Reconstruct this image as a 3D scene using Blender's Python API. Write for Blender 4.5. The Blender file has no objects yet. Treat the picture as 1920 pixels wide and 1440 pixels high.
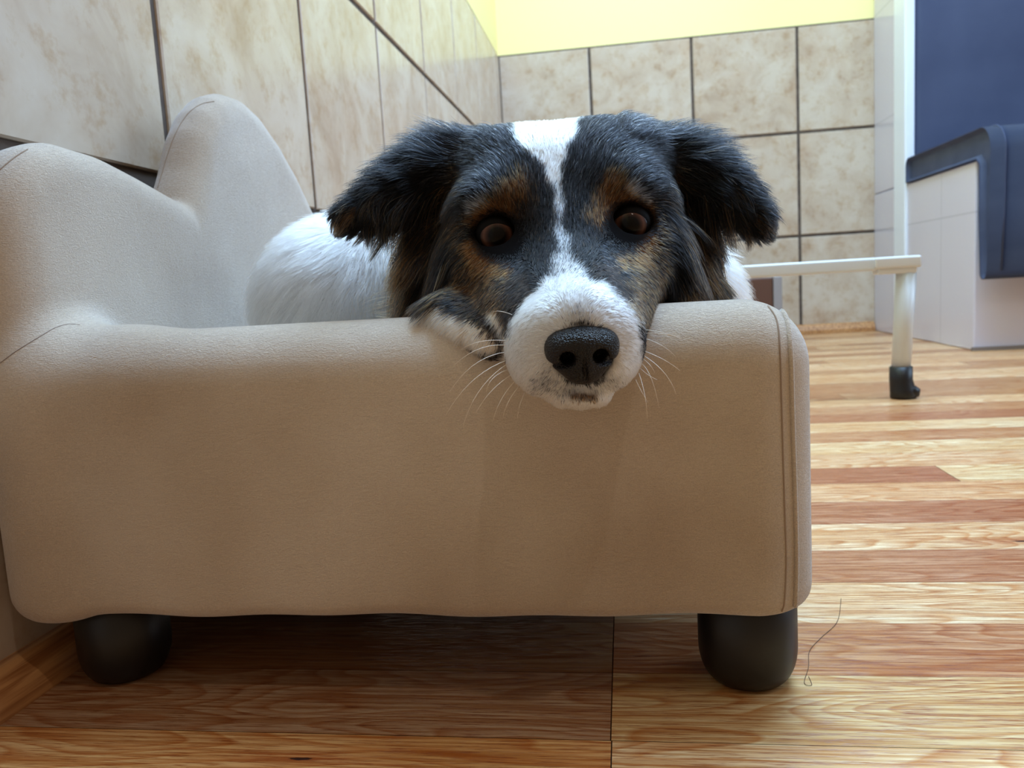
import bpy, bmesh, math, random
import numpy as np
from mathutils import Vector, Matrix, kdtree
random.seed(7)
rng = np.random.default_rng(11)
sc = bpy.context.scene
COL = sc.collection

# ------------------------------------------------------------------ camera
F_PX = 1490.5
CAM = np.array([0.0, 0.0, 0.22])
RT = np.array([0.9888, 0.1374, -0.0584]); FW = np.array([-0.1437, 0.982, -0.1222])
RT /= np.linalg.norm(RT); FW -= RT * (FW @ RT); FW /= np.linalg.norm(FW)
UP = np.cross(RT, FW)
cam_d = bpy.data.cameras.new('camera'); cam = bpy.data.objects.new('camera', cam_d); COL.objects.link(cam)
m = Matrix.Identity(4)
for i in range(3):
    m[i][0] = RT[i]; m[i][1] = UP[i]; m[i][2] = -FW[i]; m[i][3] = CAM[i]
cam.matrix_world = m
cam_d.sensor_width = 36.0; cam_d.lens = 36.0 * F_PX / 1920.0
cam_d.clip_start = 0.01
cam_d.dof.use_dof = True; cam_d.dof.focus_distance = 0.375; cam_d.dof.aperture_fstop = 28.0 / 1.5
sc.camera = cam

# ------------------------------------------------------------------ light and exposure
world = bpy.data.worlds.new('world'); sc.world = world; world.use_nodes = True
bgn = world.node_tree.nodes['Background']
bgn.inputs[0].default_value = (1.0, 0.69, 0.45, 1); bgn.inputs[1].default_value = 0.20
def area(name, loc, target, sx, sy, power, color):
    d = bpy.data.lights.new(name, 'AREA'); d.shape = 'RECTANGLE'; d.size = sx; d.size_y = sy
    d.energy = power; d.color = color
    o = bpy.data.objects.new(name, d); COL.objects.link(o); o.location = loc
    o.rotation_euler = (Vector(target) - Vector(loc)).to_track_quat('-Z', 'Y').to_euler()
    return o
area('skylight_window', (0.35, 1.35, 2.5), (-0.05, 0.75, 0.2), 1.5, 1.0, 100, (0.44, 0.69, 1.0))
area('room_daylight', (2.9, 1.3, 1.5), (-0.2, 0.9, 0.3), 1.8, 1.5, 33, (0.50, 0.73, 1.0))
area('ceiling_lamp', (0.5, -0.5, 2.3), (0.0, 0.45, 0.2), 0.05, 0.05, 3.0, (1.0, 0.9, 0.78))
sc.view_settings.view_transform = 'Standard'; sc.view_settings.look = 'None'
sc.view_settings.exposure = 0.42; sc.view_settings.gamma = 1.0; sc.view_settings.use_curve_mapping = False
sc.cycles.use_denoising = True

# ------------------------------------------------------------------ helpers
def lin(c):
    return tuple(((v / 255.0) / 12.92 if v / 255.0 <= 0.04045 else ((v / 255.0 + 0.055) / 1.055) ** 2.4) for v in c)
def rgba(c): return (*lin(c), 1.0)
def W(px, py, w):
    """point at image position (px, py) and distance w along the view axis"""
    return CAM + w * (RT * (px - 960) / F_PX + UP * (720 - py) / F_PX + FW)
def project(P):
    d = P - CAM; w = d @ FW
    return 960 + F_PX * (d @ RT) / w, 720 - F_PX * (d @ UP) / w, w

class Nodes:
    def __init__(self, name):
        self.m = bpy.data.materials.new(name); self.m.use_nodes = True
        self.t = self.m.node_tree; self.b = self.t.nodes['Principled BSDF']
    def n(self, kind, **kw):
        nd = self.t.nodes.new(kind)
        for k, v in kw.items():
            if k in nd.inputs: nd.inputs[k].default_value = v
            else: setattr(nd, k, v)
        return nd
    def l(self, a, b): self.t.links.new(a, b)
    def ramp(self, fac, stops):
        r = self.t.nodes.new('ShaderNodeValToRGB'); el = r.color_ramp.elements
        while len(el) > 1: el.remove(el[-1])
        el[0].position = stops[0][0]; el[0].color = stops[0][1]
        for p, c in stops[1:]:
            e = el.new(p); e.color = c
        self.l(fac, r.inputs[0]); return r
    def coords(self, scale=(1, 1, 1), obj=True, loc=None):
        tc = self.t.nodes.new('ShaderNodeTexCoord'); mp = self.t.nodes.new('ShaderNodeMapping')
        mp.inputs['Scale'].default_value = scale
        self.l(tc.outputs['Object'], mp.inputs['Vector']); return mp.outputs[0]
    def bump(self, h, strength, dist, normal=None):
        b = self.t.nodes.new('ShaderNodeBump'); b.inputs['Strength'].default_value = strength; b.inputs['Distance'].default_value = dist
        self.l(h, b.inputs['Height'])
        if normal is not None: self.l(normal, b.inputs['Normal'])
        return b.outputs[0]
    def mix(self, fac, a, b, mode='MIX'):
        x = self.t.nodes.new('ShaderNodeMix'); x.data_type = 'RGBA'; x.blend_type = mode
        for s, v in ((x.inputs[0], fac), (x.inputs[6], a), (x.inputs[7], b)):
            if hasattr(v, 'is_linked') or hasattr(v, 'node'): self.l(v, s)
            else: s.default_value = v
        return x.outputs[2]
def plain(name, col, rough=0.5, spec=0.5, metal=0.0, coat=0.0, sheen=0.0):
    N = Nodes(name); b = N.b
    b.inputs['Base Color'].default_value = rgba(col); b.inputs['Roughness'].default_value = rough
    b.inputs['Specular IOR Level'].default_value = spec; b.inputs['Metallic'].default_value = metal
    b.inputs['Coat Weight'].default_value = coat; b.inputs['Sheen Weight'].default_value = sheen
    return N.m

def mesh_obj(name, V, Fc, mat, parent=None, smooth=True):
    me = bpy.data.meshes.new(name); me.from_pydata([tuple(v) for v in V], [], [tuple(f) for f in Fc]); me.update()
    o = bpy.data.objects.new(name, me); COL.objects.link(o)
    for mm in (mat if isinstance(mat, (list, tuple)) else [mat]): me.materials.append(mm)
    if smooth: me.polygons.foreach_set('use_smooth', [True] * len(me.polygons))
    if parent is not None: o.parent = parent
    return o
def bm_obj(name, bm, mat, parent=None, smooth=False, bevel=0.0, seg=3):
    me = bpy.data.meshes.new(name); bm.normal_update(); bm.to_mesh(me); bm.free()
    o = bpy.data.objects.new(name, me); COL.objects.link(o)
    for mm in (mat if isinstance(mat, (list, tuple)) else [mat]): me.materials.append(mm)
    if smooth or bevel: me.polygons.foreach_set('use_smooth', [True] * len(me.polygons))
    if bevel:
        b = o.modifiers.new('bevel', 'BEVEL'); b.width = bevel; b.segments = seg; b.limit_method = 'ANGLE'; b.angle_limit = 0.6
        w = o.modifiers.new('wn', 'WEIGHTED_NORMAL'); w.keep_sharp = True
    if parent is not None: o.parent = parent
    return o
def box_bm(lo, hi, bm=None):
    bm = bm or bmesh.new()
    vs = [bm.verts.new((x, y, z)) for x in (lo[0], hi[0]) for y in (lo[1], hi[1]) for z in (lo[2], hi[2])]
    for q in ((0, 1, 3, 2), (4, 6, 7, 5), (0, 4, 5, 1), (2, 3, 7, 6), (0, 2, 6, 4), (1, 5, 7, 3)):
        bm.faces.new([vs[i] for i in q])
    return bm
def box(name, lo, hi, mat, parent=None, bevel=0.0, seg=3): return bm_obj(name, box_bm(lo, hi), mat, parent, bevel=bevel, seg=seg)
def lathe(name, prof, centre, mat, parent=None, n=48):
    V = []; Fc = []
    for r, z in prof:
        for k in range(n):
            a = 2 * math.pi * k / n; V.append((centre[0] + r * math.cos(a), centre[1] + r * math.sin(a), centre[2] + z))
    for i in range(len(prof) - 1):
        for k in range(n):
            k2 = (k + 1) % n; Fc.append((i * n + k, i * n + k2, (i + 1) * n + k2, (i + 1) * n + k))
    Fc.append(tuple(range(n))[::-1]); Fc.append(tuple(range((len(prof) - 1) * n, len(prof) * n)))
    return mesh_obj(name, V, Fc, mat, parent)
def tube_geo(pts, rad, n=8):
    pts = np.array(pts, float); T = np.gradient(pts, axis=0); T /= np.linalg.norm(T, axis=1)[:, None]
    up = np.array([0.3, 0.2, 0.93]); V = []; Fc = []
    rad = np.broadcast_to(rad, (len(pts),))
    for p, t, r in zip(pts, T, rad):
        a = np.cross(t, up); a /= np.linalg.norm(a); b = np.cross(t, a)
        for k in range(n):
            th = 2 * math.pi * k / n; V.append(p + r * (math.cos(th) * a + math.sin(th) * b))
    for i in range(len(pts) - 1):
        for k in range(n):
            k2 = (k + 1) % n; Fc.append((i * n + k, i * n + k2, (i + 1) * n + k2, (i + 1) * n + k))
    Fc.append(tuple(range(n))[::-1]); Fc.append(tuple(range((len(pts) - 1) * n, len(pts) * n)))
    return V, Fc
def tube(name, pts, rad, mat, parent=None, n=8):
    V, Fc = tube_geo(pts, rad, n); return mesh_obj(name, V, Fc, mat, parent)
def spline(P, n):
    P = np.array(P, float); k = len(P); t = np.linspace(0, k - 1, n); i = np.clip(t.astype(int), 0, k - 2); u = (t - i)[:, None]
    g = lambda j: P[np.clip(j, 0, k - 1)]
    p0, p1, p2, p3 = g(i - 1), g(i), g(i + 1), g(i + 2)
    return 0.5 * (2 * p1 + (p2 - p0) * u + (2 * p0 - 5 * p1 + 4 * p2 - p3) * u ** 2 + (3 * p1 - p0 - 3 * p2 + p3) * u ** 3)
def structure(o): o['kind'] = 'structure'; return o
def tag(o, label, cat, group=None):
    o['label'] = label; o['category'] = cat
    if group: o['group'] = group
    return o
def empty(name, loc, label, cat, group=None):
    o = bpy.data.objects.new(name, None); COL.objects.link(o); o.location = loc; o.empty_display_size = 0.02
    return tag(o, label, cat, group)
def adopt(root):
    """keep world placement of children built in world coordinates"""
    inv = Matrix.Translation(root.location).inverted()
    for o in [c for c in COL.objects if c.parent == root]: o.matrix_parent_inverse = inv

# ------------------------------------------------------------------ implicit surfaces
class Field:
    def __init__(self, lo, hi, h, far=0.05):
        self.lo = np.array(lo, float); self.h = h
        self.n = np.ceil((np.array(hi) - self.lo) / h).astype(int) + 1
        self.f = np.full(self.n, far, np.float32)
    def block(self, lo, hi, pad):
        a = np.clip(np.floor((np.array(lo) - pad - self.lo) / self.h).astype(int), 0, self.n - 1)
        b = np.clip(np.ceil((np.array(hi) + pad - self.lo) / self.h).astype(int) + 1, 1, self.n)
        sl = tuple(slice(i, j) for i, j in zip(a, b))
        ax = [(self.lo[k] + self.h * np.arange(a[k], b[k])).astype(np.float32) for k in range(3)]
        return sl, ax[0][:, None, None], ax[1][None, :, None], ax[2][None, None, :]
    def add(self, sl, d, k, sub=False):
        f = self.f[sl]
        if sub: d = -d; hh = np.clip(0.5 - 0.5 * (d - f) / -k, 0, 1) if False else None
        if sub:
            hh = np.maximum(k - np.abs(f - d), 0) / k
            self.f[sl] = np.maximum(f, d) + hh * hh * k * 0.25
        else:
            hh = np.maximum(k - np.abs(f - d), 0) / k
            self.f[sl] = np.minimum(f, d) - hh * hh * k * 0.25
    def ellipsoid(self, c, r, k=0.01, rot=0.0, sub=False):
        R = max(r); sl, x, y, z = self.block(np.array(c) - R, np.array(c) + R, k + 0.012)
        x = x - c[0]; y = y - c[1]; z = z - c[2]
        if rot:
            co, si = math.cos(rot), math.sin(rot); x, y = x * co + y * si, -x * si + y * co
        k0 = np.sqrt((x / r[0]) ** 2 + (y / r[1]) ** 2 + (z / r[2]) ** 2) + 1e-6
        k1 = np.sqrt((x / r[0] ** 2) ** 2 + (y / r[1] ** 2) ** 2 + (z / r[2] ** 2) ** 2) + 1e-6
        self.add(sl, k0 * (k0 - 1) / k1, k, sub)
    def cone(self, a, b, ra, rb, k=0.01, sub=False):
        a = np.array(a, float); b = np.array(b, float); R = max(ra, rb)
        sl, x, y, z = self.block(np.minimum(a, b) - R, np.maximum(a, b) + R, k + 0.012)
        d = b - a; L = d @ d
        t = np.clip(((x - a[0]) * d[0] + (y - a[1]) * d[1] + (z - a[2]) * d[2]) / L, 0, 1)
        q = np.sqrt((x - a[0] - t * d[0]) ** 2 + (y - a[1] - t * d[1]) ** 2 + (z - a[2] - t * d[2]) ** 2)
        self.add(sl, q - (ra + (rb - ra) * t), k, sub)
    def rbox(self, lo, hi, r, k=0.01, cut=None):
        lo = np.array(lo, float); hi = np.array(hi, float); c = (lo + hi) / 2; e = (hi - lo) / 2 - r
        sl, x, y, z = self.block(lo, hi, k + 0.012)
        qx, qy, qz = np.abs(x - c[0]) - e[0], np.abs(y - c[1]) - e[1], np.abs(z - c[2]) - e[2]
        d = np.sqrt(np.maximum(qx, 0) ** 2 + np.maximum(qy, 0) ** 2 + np.maximum(qz, 0) ** 2) + np.minimum(np.maximum(qx, np.maximum(qy, qz)), 0) - r
        if cut is not None:
            e2 = cut - z; hh = np.maximum(0.011 - np.abs(d - e2), 0) / 0.011; d = np.maximum(d, e2) + hh * hh * 0.011 * 0.25
        self.add(sl, d, k)
    def mesh(self):
        f = self.f; nx, ny, nz = f.shape; s = f < 0
        c = s[:-1, :-1, :-1].astype(np.int8)
        tot = np.zeros((nx - 1, ny - 1, nz - 1), np.int8)
        for i in (0, 1):
            for j in (0, 1):
                for k in (0, 1): tot += s[i:nx - 1 + i, j:ny - 1 + j, k:nz - 1 + k]
        act = (tot > 0) & (tot < 8); idx = -np.ones(act.shape, np.int64); cells = np.argwhere(act); idx[act] = np.arange(len(cells))
        cor = [(i, j, k) for i in (0, 1) for j in (0, 1) for k in (0, 1)]
        acc = np.zeros((len(cells), 3)); cnt = np.zeros(len(cells))
        for a in cor:
            for ax in range(3):
                if a[ax]: continue
                b = list(a); b[ax] = 1
                pa = cells + a; pb = cells + b
                fa = f[tuple(pa.T)]; fb = f[tuple(pb.T)]; mk = (fa < 0) != (fb < 0)
                t = np.where(mk, fa / np.where(mk, fa - fb, 1), 0)
                p = np.tile(np.array(a, float), (len(cells), 1)); p[:, ax] += t
                acc[mk] += p[mk]; cnt[mk] += 1
        V = self.lo + self.h * (cells + acc / cnt[:, None])
        quads = []
        for ax in range(3):
            o1, o2 = [(1, 2), (2, 0), (0, 1)][ax]
            sa = [slice(None)] * 3; sb = [slice(None)] * 3; sa[ax] = slice(0, -1); sb[ax] = slice(1, None)
            A = s[tuple(sa)]; B = s[tuple(sb)]; e = np.argwhere(A != B)
            e = e[(e[:, o1] > 0) & (e[:, o2] > 0) & (e[:, o1] < f.shape[o1] - 1) & (e[:, o2] < f.shape[o2] - 1)]
            ins = A[tuple(e.T)]
            def at(d1, d2):
                q = e.copy(); q[:, o1] += d1; q[:, o2] += d2; return idx[tuple(q.T)]
            Q = np.stack([at(-1, -1), at(0, -1), at(0, 0), at(-1, 0)], 1)
            Q[~ins] = Q[~ins][:, ::-1]; quads.append(Q)
        return V, np.concatenate(quads)
def np_mesh(name, V, Q, mat, parent=None, flip=False):
    if flip: Q = Q[:, ::-1]
    me = bpy.data.meshes.new(name); me.vertices.add(len(V)); me.vertices.foreach_set('co', np.asarray(V, np.float32).ravel())
    me.loops.add(Q.size); me.loops.foreach_set('vertex_index', Q.ravel().astype(np.int32))
    me.polygons.add(len(Q)); me.polygons.foreach_set('loop_start', np.arange(0, Q.size, 4, dtype=np.int32))
    me.update(calc_edges=True); me.validate()
    me.polygons.foreach_set('use_smooth', [True] * len(me.polygons))
    o = bpy.data.objects.new(name, me); COL.objects.link(o); me.materials.append(mat)
    if parent is not None: o.parent = parent
    return o

# ------------------------------------------------------------------ room
XW, YB, T = -0.395, 2.82, 0.3376
Z0 = 0.3295
XBOX = 0.828

# oak strip floor: each strip a face set with its own tone
def floor():
    N = Nodes('oak_floor'); b = N.b
    at = N.n('ShaderNodeAttribute', attribute_name='tone'); ao = N.n('ShaderNodeAttribute', attribute_name='shift')
    tc = N.n('ShaderNodeTexCoord'); add = N.n('ShaderNodeVectorMath', operation='ADD')
    N.l(tc.outputs['Object'], add.inputs[0]); N.l(ao.outputs['Vector'], add.inputs[1])
    def mp(s):
        q = N.n('ShaderNodeMapping'); q.inputs['Scale'].default_value = s; N.l(add.outputs[0], q.inputs[0]); return q.outputs[0]
    warp = N.n('ShaderNodeTexNoise', Scale=1.0, Detail=2.0); N.l(mp((3, 14, 1)), warp.inputs['Vector'])
    # cathedral figure : contours of a stretched noise field
    fig = N.n('ShaderNodeMath', operation='MULTIPLY'); fig.inputs[1].default_value = 26.0; N.l(warp.outputs[0], fig.inputs[0])
    frac = N.n('ShaderNodeMath', operation='FRACT'); N.l(fig.outputs[0], frac.inputs[0])
    r1 = N.ramp(frac.outputs[0], [(0.0, (1, 1, 1, 1)), (0.55, (0.55, 0.55, 0.55, 1)), (0.85, (0, 0, 0, 1)), (1.0, (1, 1, 1, 1))])
    fine = N.n('ShaderNodeTexNoise', Scale=1.0, Detail=6.0, Roughness=0.7); N.l(mp((9, 420, 1)), fine.inputs['Vector'])
    r2 = N.ramp(fine.outputs[0], [(0.44, (0, 0, 0, 1)), (0.56, (1, 1, 1, 1))])
    pore = N.n('ShaderNodeTexNoise', Scale=1.0, Detail=3.0, Roughness=0.6); N.l(mp((55, 1100, 1)), pore.inputs['Vector'])
    r3 = N.ramp(pore.outputs[0], [(0.36, (0, 0, 0, 1)), (0.47, (1, 1, 1, 1))])
    broad = N.n('ShaderNodeTexNoise', Scale=1.0, Detail=2.0); N.l(mp((2.5, 22, 1)), broad.inputs['Vector'])
    base = N.mix(N.ramp(broad.outputs[0], [(0.35, (0, 0, 0, 1)), (0.65, (1, 1, 1, 1))]).outputs[0], at.outputs['Color'],
                 N.mix(1.0, at.outputs['Color'], rgba((246, 230, 212)), 'MULTIPLY'))
    c1 = N.mix(r1.outputs[0], N.mix(1.0, base, rgba((226, 190, 158)), 'MULTIPLY'), base)
    c2 = N.mix(r2.outputs[0], N.mix(1.0, c1, rgba((220, 192, 164)), 'MULTIPLY'), c1)
    c3 = N.mix(r3.outputs[0], N.mix(1.0, c2, rgba((206, 170, 142)), 'MULTIPLY'), c2)
    kn = N.n('ShaderNodeTexNoise', Scale=90.0, Detail=4.0); N.l(tc.outputs['Object'], kn.inputs['Vector'])
    for (kx, ky), sx, sy in (((-0.167, 0.3393), 42, 260), ((0.300, 0.646), 24, 120), ((0.52, 0.50), 30, 150)):
        sub = N.n('ShaderNodeVectorMath', operation='SUBTRACT'); sub.inputs[1].default_value = (kx, ky, 0); N.l(tc.outputs['Object'], sub.inputs[0])
        ml = N.n('ShaderNodeVectorMath', operation='MULTIPLY'); ml.inputs[1].default_value = (sx, sy, 0); N.l(sub.outputs[0], ml.inputs[0])
        ln = N.n('ShaderNodeVectorMath', operation='LENGTH'); N.l(ml.outputs[0], ln.inputs[0])
        ad = N.n('ShaderNodeMath', operation='MULTIPLY_ADD'); N.l(kn.outputs[0], ad.inputs[0]); ad.inputs[1].default_value = 1.6; N.l(ln.outputs['Value'], ad.inputs[2])
        c3 = N.mix(N.ramp(ad.outputs[0], [(0.86, (1, 1, 1, 1)), (0.98, (0, 0, 0, 1))]).outputs[0], c3, rgba((58, 34, 30)))
        halo = N.n('ShaderNodeMath', operation='MULTIPLY'); halo.inputs[1].default_value = 0.38; N.l(ad.outputs[0], halo.inputs[0])
        c3 = N.mix(N.ramp(halo.outputs[0], [(0.40, (0.7, 0.7, 0.7, 1)), (0.95, (0, 0, 0, 1))]).outputs[0], c3, N.mix(1.0, c3, rgba((214, 160, 124)), 'MULTIPLY'))
    N.l(c3, b.inputs['Base Color'])
    b.inputs['Roughness'].default_value = 0.3; b.inputs['Specular IOR Level'].default_value = 0.5
    N.l(N.bump(r3.outputs[0], 0.25, 0.0006), b.inputs['Normal'])
    G = plain('floor_joint', (70, 42, 24), 0.8)
    strip = 0.0672; y = 0.3605 - strip * 8; V = []; Fc = []; tones = []; shifts = []
    light = [(236, 214, 178), (228, 204, 166), (240, 220, 186), (230, 206, 168), (222, 194, 156)]; lightx = [(226, 193, 148), (216, 178, 130), (232, 204, 165), (222, 188, 140), (210, 168, 120)]
    dark = [(206, 168, 132), (198, 158, 122), (212, 176, 140), (204, 164, 128)]; darkx = [(188, 134, 92), (178, 122, 84), (196, 146, 102), (184, 136, 96)]
    fixed = {6: [-0.015], 7: [-0.0145], 8: [-0.015], 9: [-0.015], 10: [-0.015], 15: [0.326], 14: []}
    tone_fix = {(7, -1): (235, 194, 140), (7, 0): (244, 224, 183), (8, -1): (187, 161, 135), (8, 0): (227, 207, 162), (9, -1): (179, 142, 105), (9, 0): (208, 161, 124),
                (10, -1): (160, 125, 99), (10, 0): (239, 220, 185), (11, 0): (208, 164, 135), (12, 0): (241, 220, 185),
                (13, 0): (202, 151, 121), (14, 0): (237, 211, 176), (15, -1): (195, 138, 108), (15, 0): (244, 230, 190), (16, 0): (235, 209, 172), (17, 0): (244, 230, 192),
                (18, 0): (218, 179, 144), (19, 0): (244, 230, 194), (20, 0): (202, 153, 121), (21, 0): (218, 181, 147), (22, 0): (241, 220, 183)}
    row = 0
    while y < YB:
        y2 = min(y + strip, YB + 0.01); cuts = list(fixed.get(row, []))
        if row in fixed and cuts: x0 = cuts[0]
        else: x0 = random.uniform(-0.9, 0.4) if row > 22 else random.uniform(-0.9, -0.4)
        xs = [x0]; x = x0
        while x > XW - 0.05: x -= random.uniform(0.45, 0.9); xs.insert(0, x)
        x = x0
        while x < 3.2: x += (random.uniform(0.45, 0.9) if row > 22 else random.uniform(1.5, 2.2)) if x > x0 or row > 22 else 1.6; xs.append(x)
        prev = None
        for xa, xb in zip(xs[:-1], xs[1:]):
            kkey = -1 if xb <= x0 + 1e-6 else (0 if xa <= x0 + 1e-6 else 1)
            tone = tone_fix.get((row, kkey)) if kkey < 1 else None
            if tone is None:
                tone = random.choice(light if random.random() < 0.62 else dark)
            if tone[0] - tone[1] > 34: tone = (tone[0] - 8, tone[1] - 6, tone[2] - 8)
            a, bb = max(xa, XW - 0.05), min(xb, 3.2)
            if bb - a < 0.01: continue
            g = 0.0004 if row % 3 == 2 or kkey == -1 else 0.00012
            i = len(V); V += [(a + 0.0003, y + g, 0), (bb - 0.0003, y + g, 0), (bb - 0.0003, y2, 0), (a + 0.0003, y2, 0)]
            Fc.append((i, i + 1, i + 2, i + 3)); tones.append(tone); shifts.append((random.uniform(0, 50), random.uniform(0, 50), random.uniform(0, 50)))
        y += strip; row += 1
    n = len(Fc); i = len(V)
    V += [(XW - 0.05, -0.4, -0.0012), (3.2, -0.4, -0.0012), (3.2, YB + 0.02, -0.0012), (XW - 0.05, YB + 0.02, -0.0012)]; Fc.append((i, i + 1, i + 2, i + 3))
    i = len(V)   # the boards nearer than the first one drawn, and the slab below
    V += [(XW - 0.05, -3.0, -0.0011), (3.2, -3.0, -0.0011), (3.2, 0.3605 - strip * 8, -0.0011), (XW - 0.05, 0.3605 - strip * 8, -0.0011)]; Fc.append((i, i + 1, i + 2, i + 3))
    o = mesh_obj('floor', V, Fc, [N.m, G], smooth=False); me = o.data
    tones += [(70, 42, 24), (215, 178, 130)]; shifts += [(0, 0, 0)] * 2
    me.polygons[n].material_index = 1
    a = me.attributes.new('tone', 'FLOAT_COLOR', 'FACE'); a.data.foreach_set('color', np.array([rgba(t) for t in tones], np.float32).ravel())
    a = me.attributes.new('shift', 'FLOAT_VECTOR', 'FACE'); a.data.foreach_set('vector', np.array(shifts, np.float32).ravel())
    structure(o)
floor()

def tile_material():
    N = Nodes('beige_tile'); b = N.b; ao = N.n('ShaderNodeAttribute', attribute_name='shift')
    tc = N.n('ShaderNodeTexCoord'); add = N.n('ShaderNodeVectorMath', operation='ADD'); N.l(tc.outputs['Object'], add.inputs[0]); N.l(ao.outputs['Vector'], add.inputs[1])
    n1 = N.n('ShaderNodeTexNoise', Scale=9.0, Detail=5.0, Roughness=0.62, Distortion=0.6); N.l(add.outputs[0], n1.inputs['Vector'])
    n2 = N.n('ShaderNodeTexNoise', Scale=34.0, Detail=5.0, Roughness=0.7); N.l(add.outputs[0], n2.inputs['Vector'])
    n3 = N.n('ShaderNodeTexNoise', Scale=6.0, Detail=3.0); N.l(add.outputs[0], n3.inputs['Vector'])
    c1 = N.ramp(n1.outputs[0], [(0.30, rgba((180, 158, 136))), (0.47, rgba((195, 177, 157))), (0.62, rgba((204, 190, 173)))])
    f2 = N.ramp(n2.outputs[0], [(0.50, (0, 0, 0, 1)), (0.72, (1, 1, 1, 1))])
    c2 = N.mix(f2.outputs[0], c1.outputs[0], N.mix(1.0, c1.outputs[0], rgba((236, 222, 204)), 'MULTIPLY'))
    f3 = N.ramp(n3.outputs[0], [(0.55, (0, 0, 0, 1)), (0.75, (0.5, 0.5, 0.5, 1))])
    c3 = N.mix(f3.outputs[0], c2, N.mix(1.0, c2, rgba((242, 222, 204)), 'MULTIPLY'))
    N.l(c3, b.inputs['Base Color']); b.inputs['Roughness'].default_value = 0.22; b.inputs['Specular IOR Level'].default_value = 0.5
    N.l(N.bump(n2.outputs[0], 0.06, 0.001), b.inputs['Normal'])
    return N.m
def grout_material():
    N = Nodes('dark_grout'); n = N.n('ShaderNodeTexNoise', Scale=160.0, Detail=3.0)
    N.l(N.ramp(n.outputs[0], [(0.3, rgba((66, 54, 46))), (0.7, rgba((98, 84, 74)))]).outputs[0], N.b.inputs['Base Color'])
    N.b.inputs['Roughness'].default_value = 0.9; return N.m
def paint_material(name, col):
    N = Nodes(name); n = N.n('ShaderNodeTexNoise', Scale=220.0, Detail=3.0)
    N.b.inputs['Base Color'].default_value = rgba(col); N.b.inputs['Roughness'].default_value = 0.6
    N.l(N.bump(n.outputs[0], 0.15, 0.001), N.b.inputs['Normal']); return N.m
TILE, GROUT = tile_material(), grout_material()
YEL = paint_material('yellow_paint', (250, 236, 168))
def tiled_wall(name, O, U, Vv, Nn, us, vs, grout=0.009, top=2.6, uend=None, ustart=None):
    """wall = backing, low relief tiles between the cuts us x vs (grout between), painted above"""
    O, U, Vv, Nn = map(lambda q: np.array(q, float), (O, U, Vv, Nn)); P = lambda u, v, n: O + U * u + Vv * v + Nn * n
    V = []; Fc = []; mi = []; sh = []
    def quad(pts, m, s=(0, 0, 0)):
        i = len(V); V.extend(pts); Fc.append((i, i + 1, i + 2, i + 3)); mi.append(m); sh.append(s)
    for a, b_ in zip(us[:-1], us[1:]):
        for c, d in zip(vs[:-1], vs[1:]):
            s = tuple(rng.uniform(0, 60, 3)); g = grout / 2; e = 0.0022
            a1, b1, c1, d1 = a + g, b_ - g, c + g, d - g
            outer = [P(a1, c1, -0.001), P(b1, c1, -0.001), P(b1, d1, -0.001), P(a1, d1, -0.001)]
            mid = [P(a1 + 0.0004, c1 + 0.0004, 0.0018), P(b1 - 0.0004, c1 + 0.0004, 0.0018), P(b1 - 0.0004, d1 - 0.0004, 0.0018), P(a1 + 0.0004, d1 - 0.0004, 0.0018)]
            inner = [P(a1 + e, c1 + e, 0.003), P(b1 - e, c1 + e, 0.003), P(b1 - e, d1 - e, 0.003), P(a1 + e, d1 - e, 0.003)]
            for k in range(4):
                quad([outer[k], outer[(k + 1) % 4], mid[(k + 1) % 4], mid[k]], 0, s); quad([mid[k], mid[(k + 1) % 4], inner[(k + 1) % 4], inner[k]], 0, s)
            quad(inner, 0, s)
    u0, u1 = us[0], us[-1]
    quad([P(u0, 0, 0), P(u1, 0, 0), P(u1, vs[-1], 0), P(u0, vs[-1], 0)], 1)
    if top > vs[-1]: quad([P(u0, vs[-1], 0.001), P(u1, vs[-1], 0.001), P(u1, top, 0.001), P(u0, top, 0.001)], 2)
    quad([P(u0, 0, -0.06), P(u0, top, -0.06), P(u1, top, -0.06), P(u1, 0, -0.06)], 1)
    o = mesh_obj(name, V, Fc, [TILE, GROUT, YEL], smooth=False); o.data.polygons.foreach_set('material_index', mi)
    a = o.data.attributes.new('shift', 'FLOAT_VECTOR', 'FACE'); a.data.foreach_set('vector', np.array(sh, np.float32).ravel())
    return structure(o)
ys0 = 0.676
ycuts = [ys0 + T * k for k in range(-9, 7)] + [YB]
ycuts = [y for y in ycuts if y < YB - 0.03] + [YB]
zc = [Z0 + T * k for k in (0, 1, 2)]
tiled_wall('wall_left', (XW, 0, 0), (0, 1, 0), (0, 0, 1), (1, 0, 0), ycuts, zc)
# lowest course stands a little proud of the wall above it
tiled_wall('wall_left_lower', (-0.372, 0, 0), (0, 1, 0), (0, 0, 1), (1, 0, 0), ycuts, [-0.01, 0.316], top=0.316)
xc = [XW] + [-0.083 + T * k for k in range(0, 12)]
tiled_wall('wall_back', (0, YB, 0), (1, 0, 0), (0, 0, 1), (0, -1, 0), xc, [Z0 - T, *zc])

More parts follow.
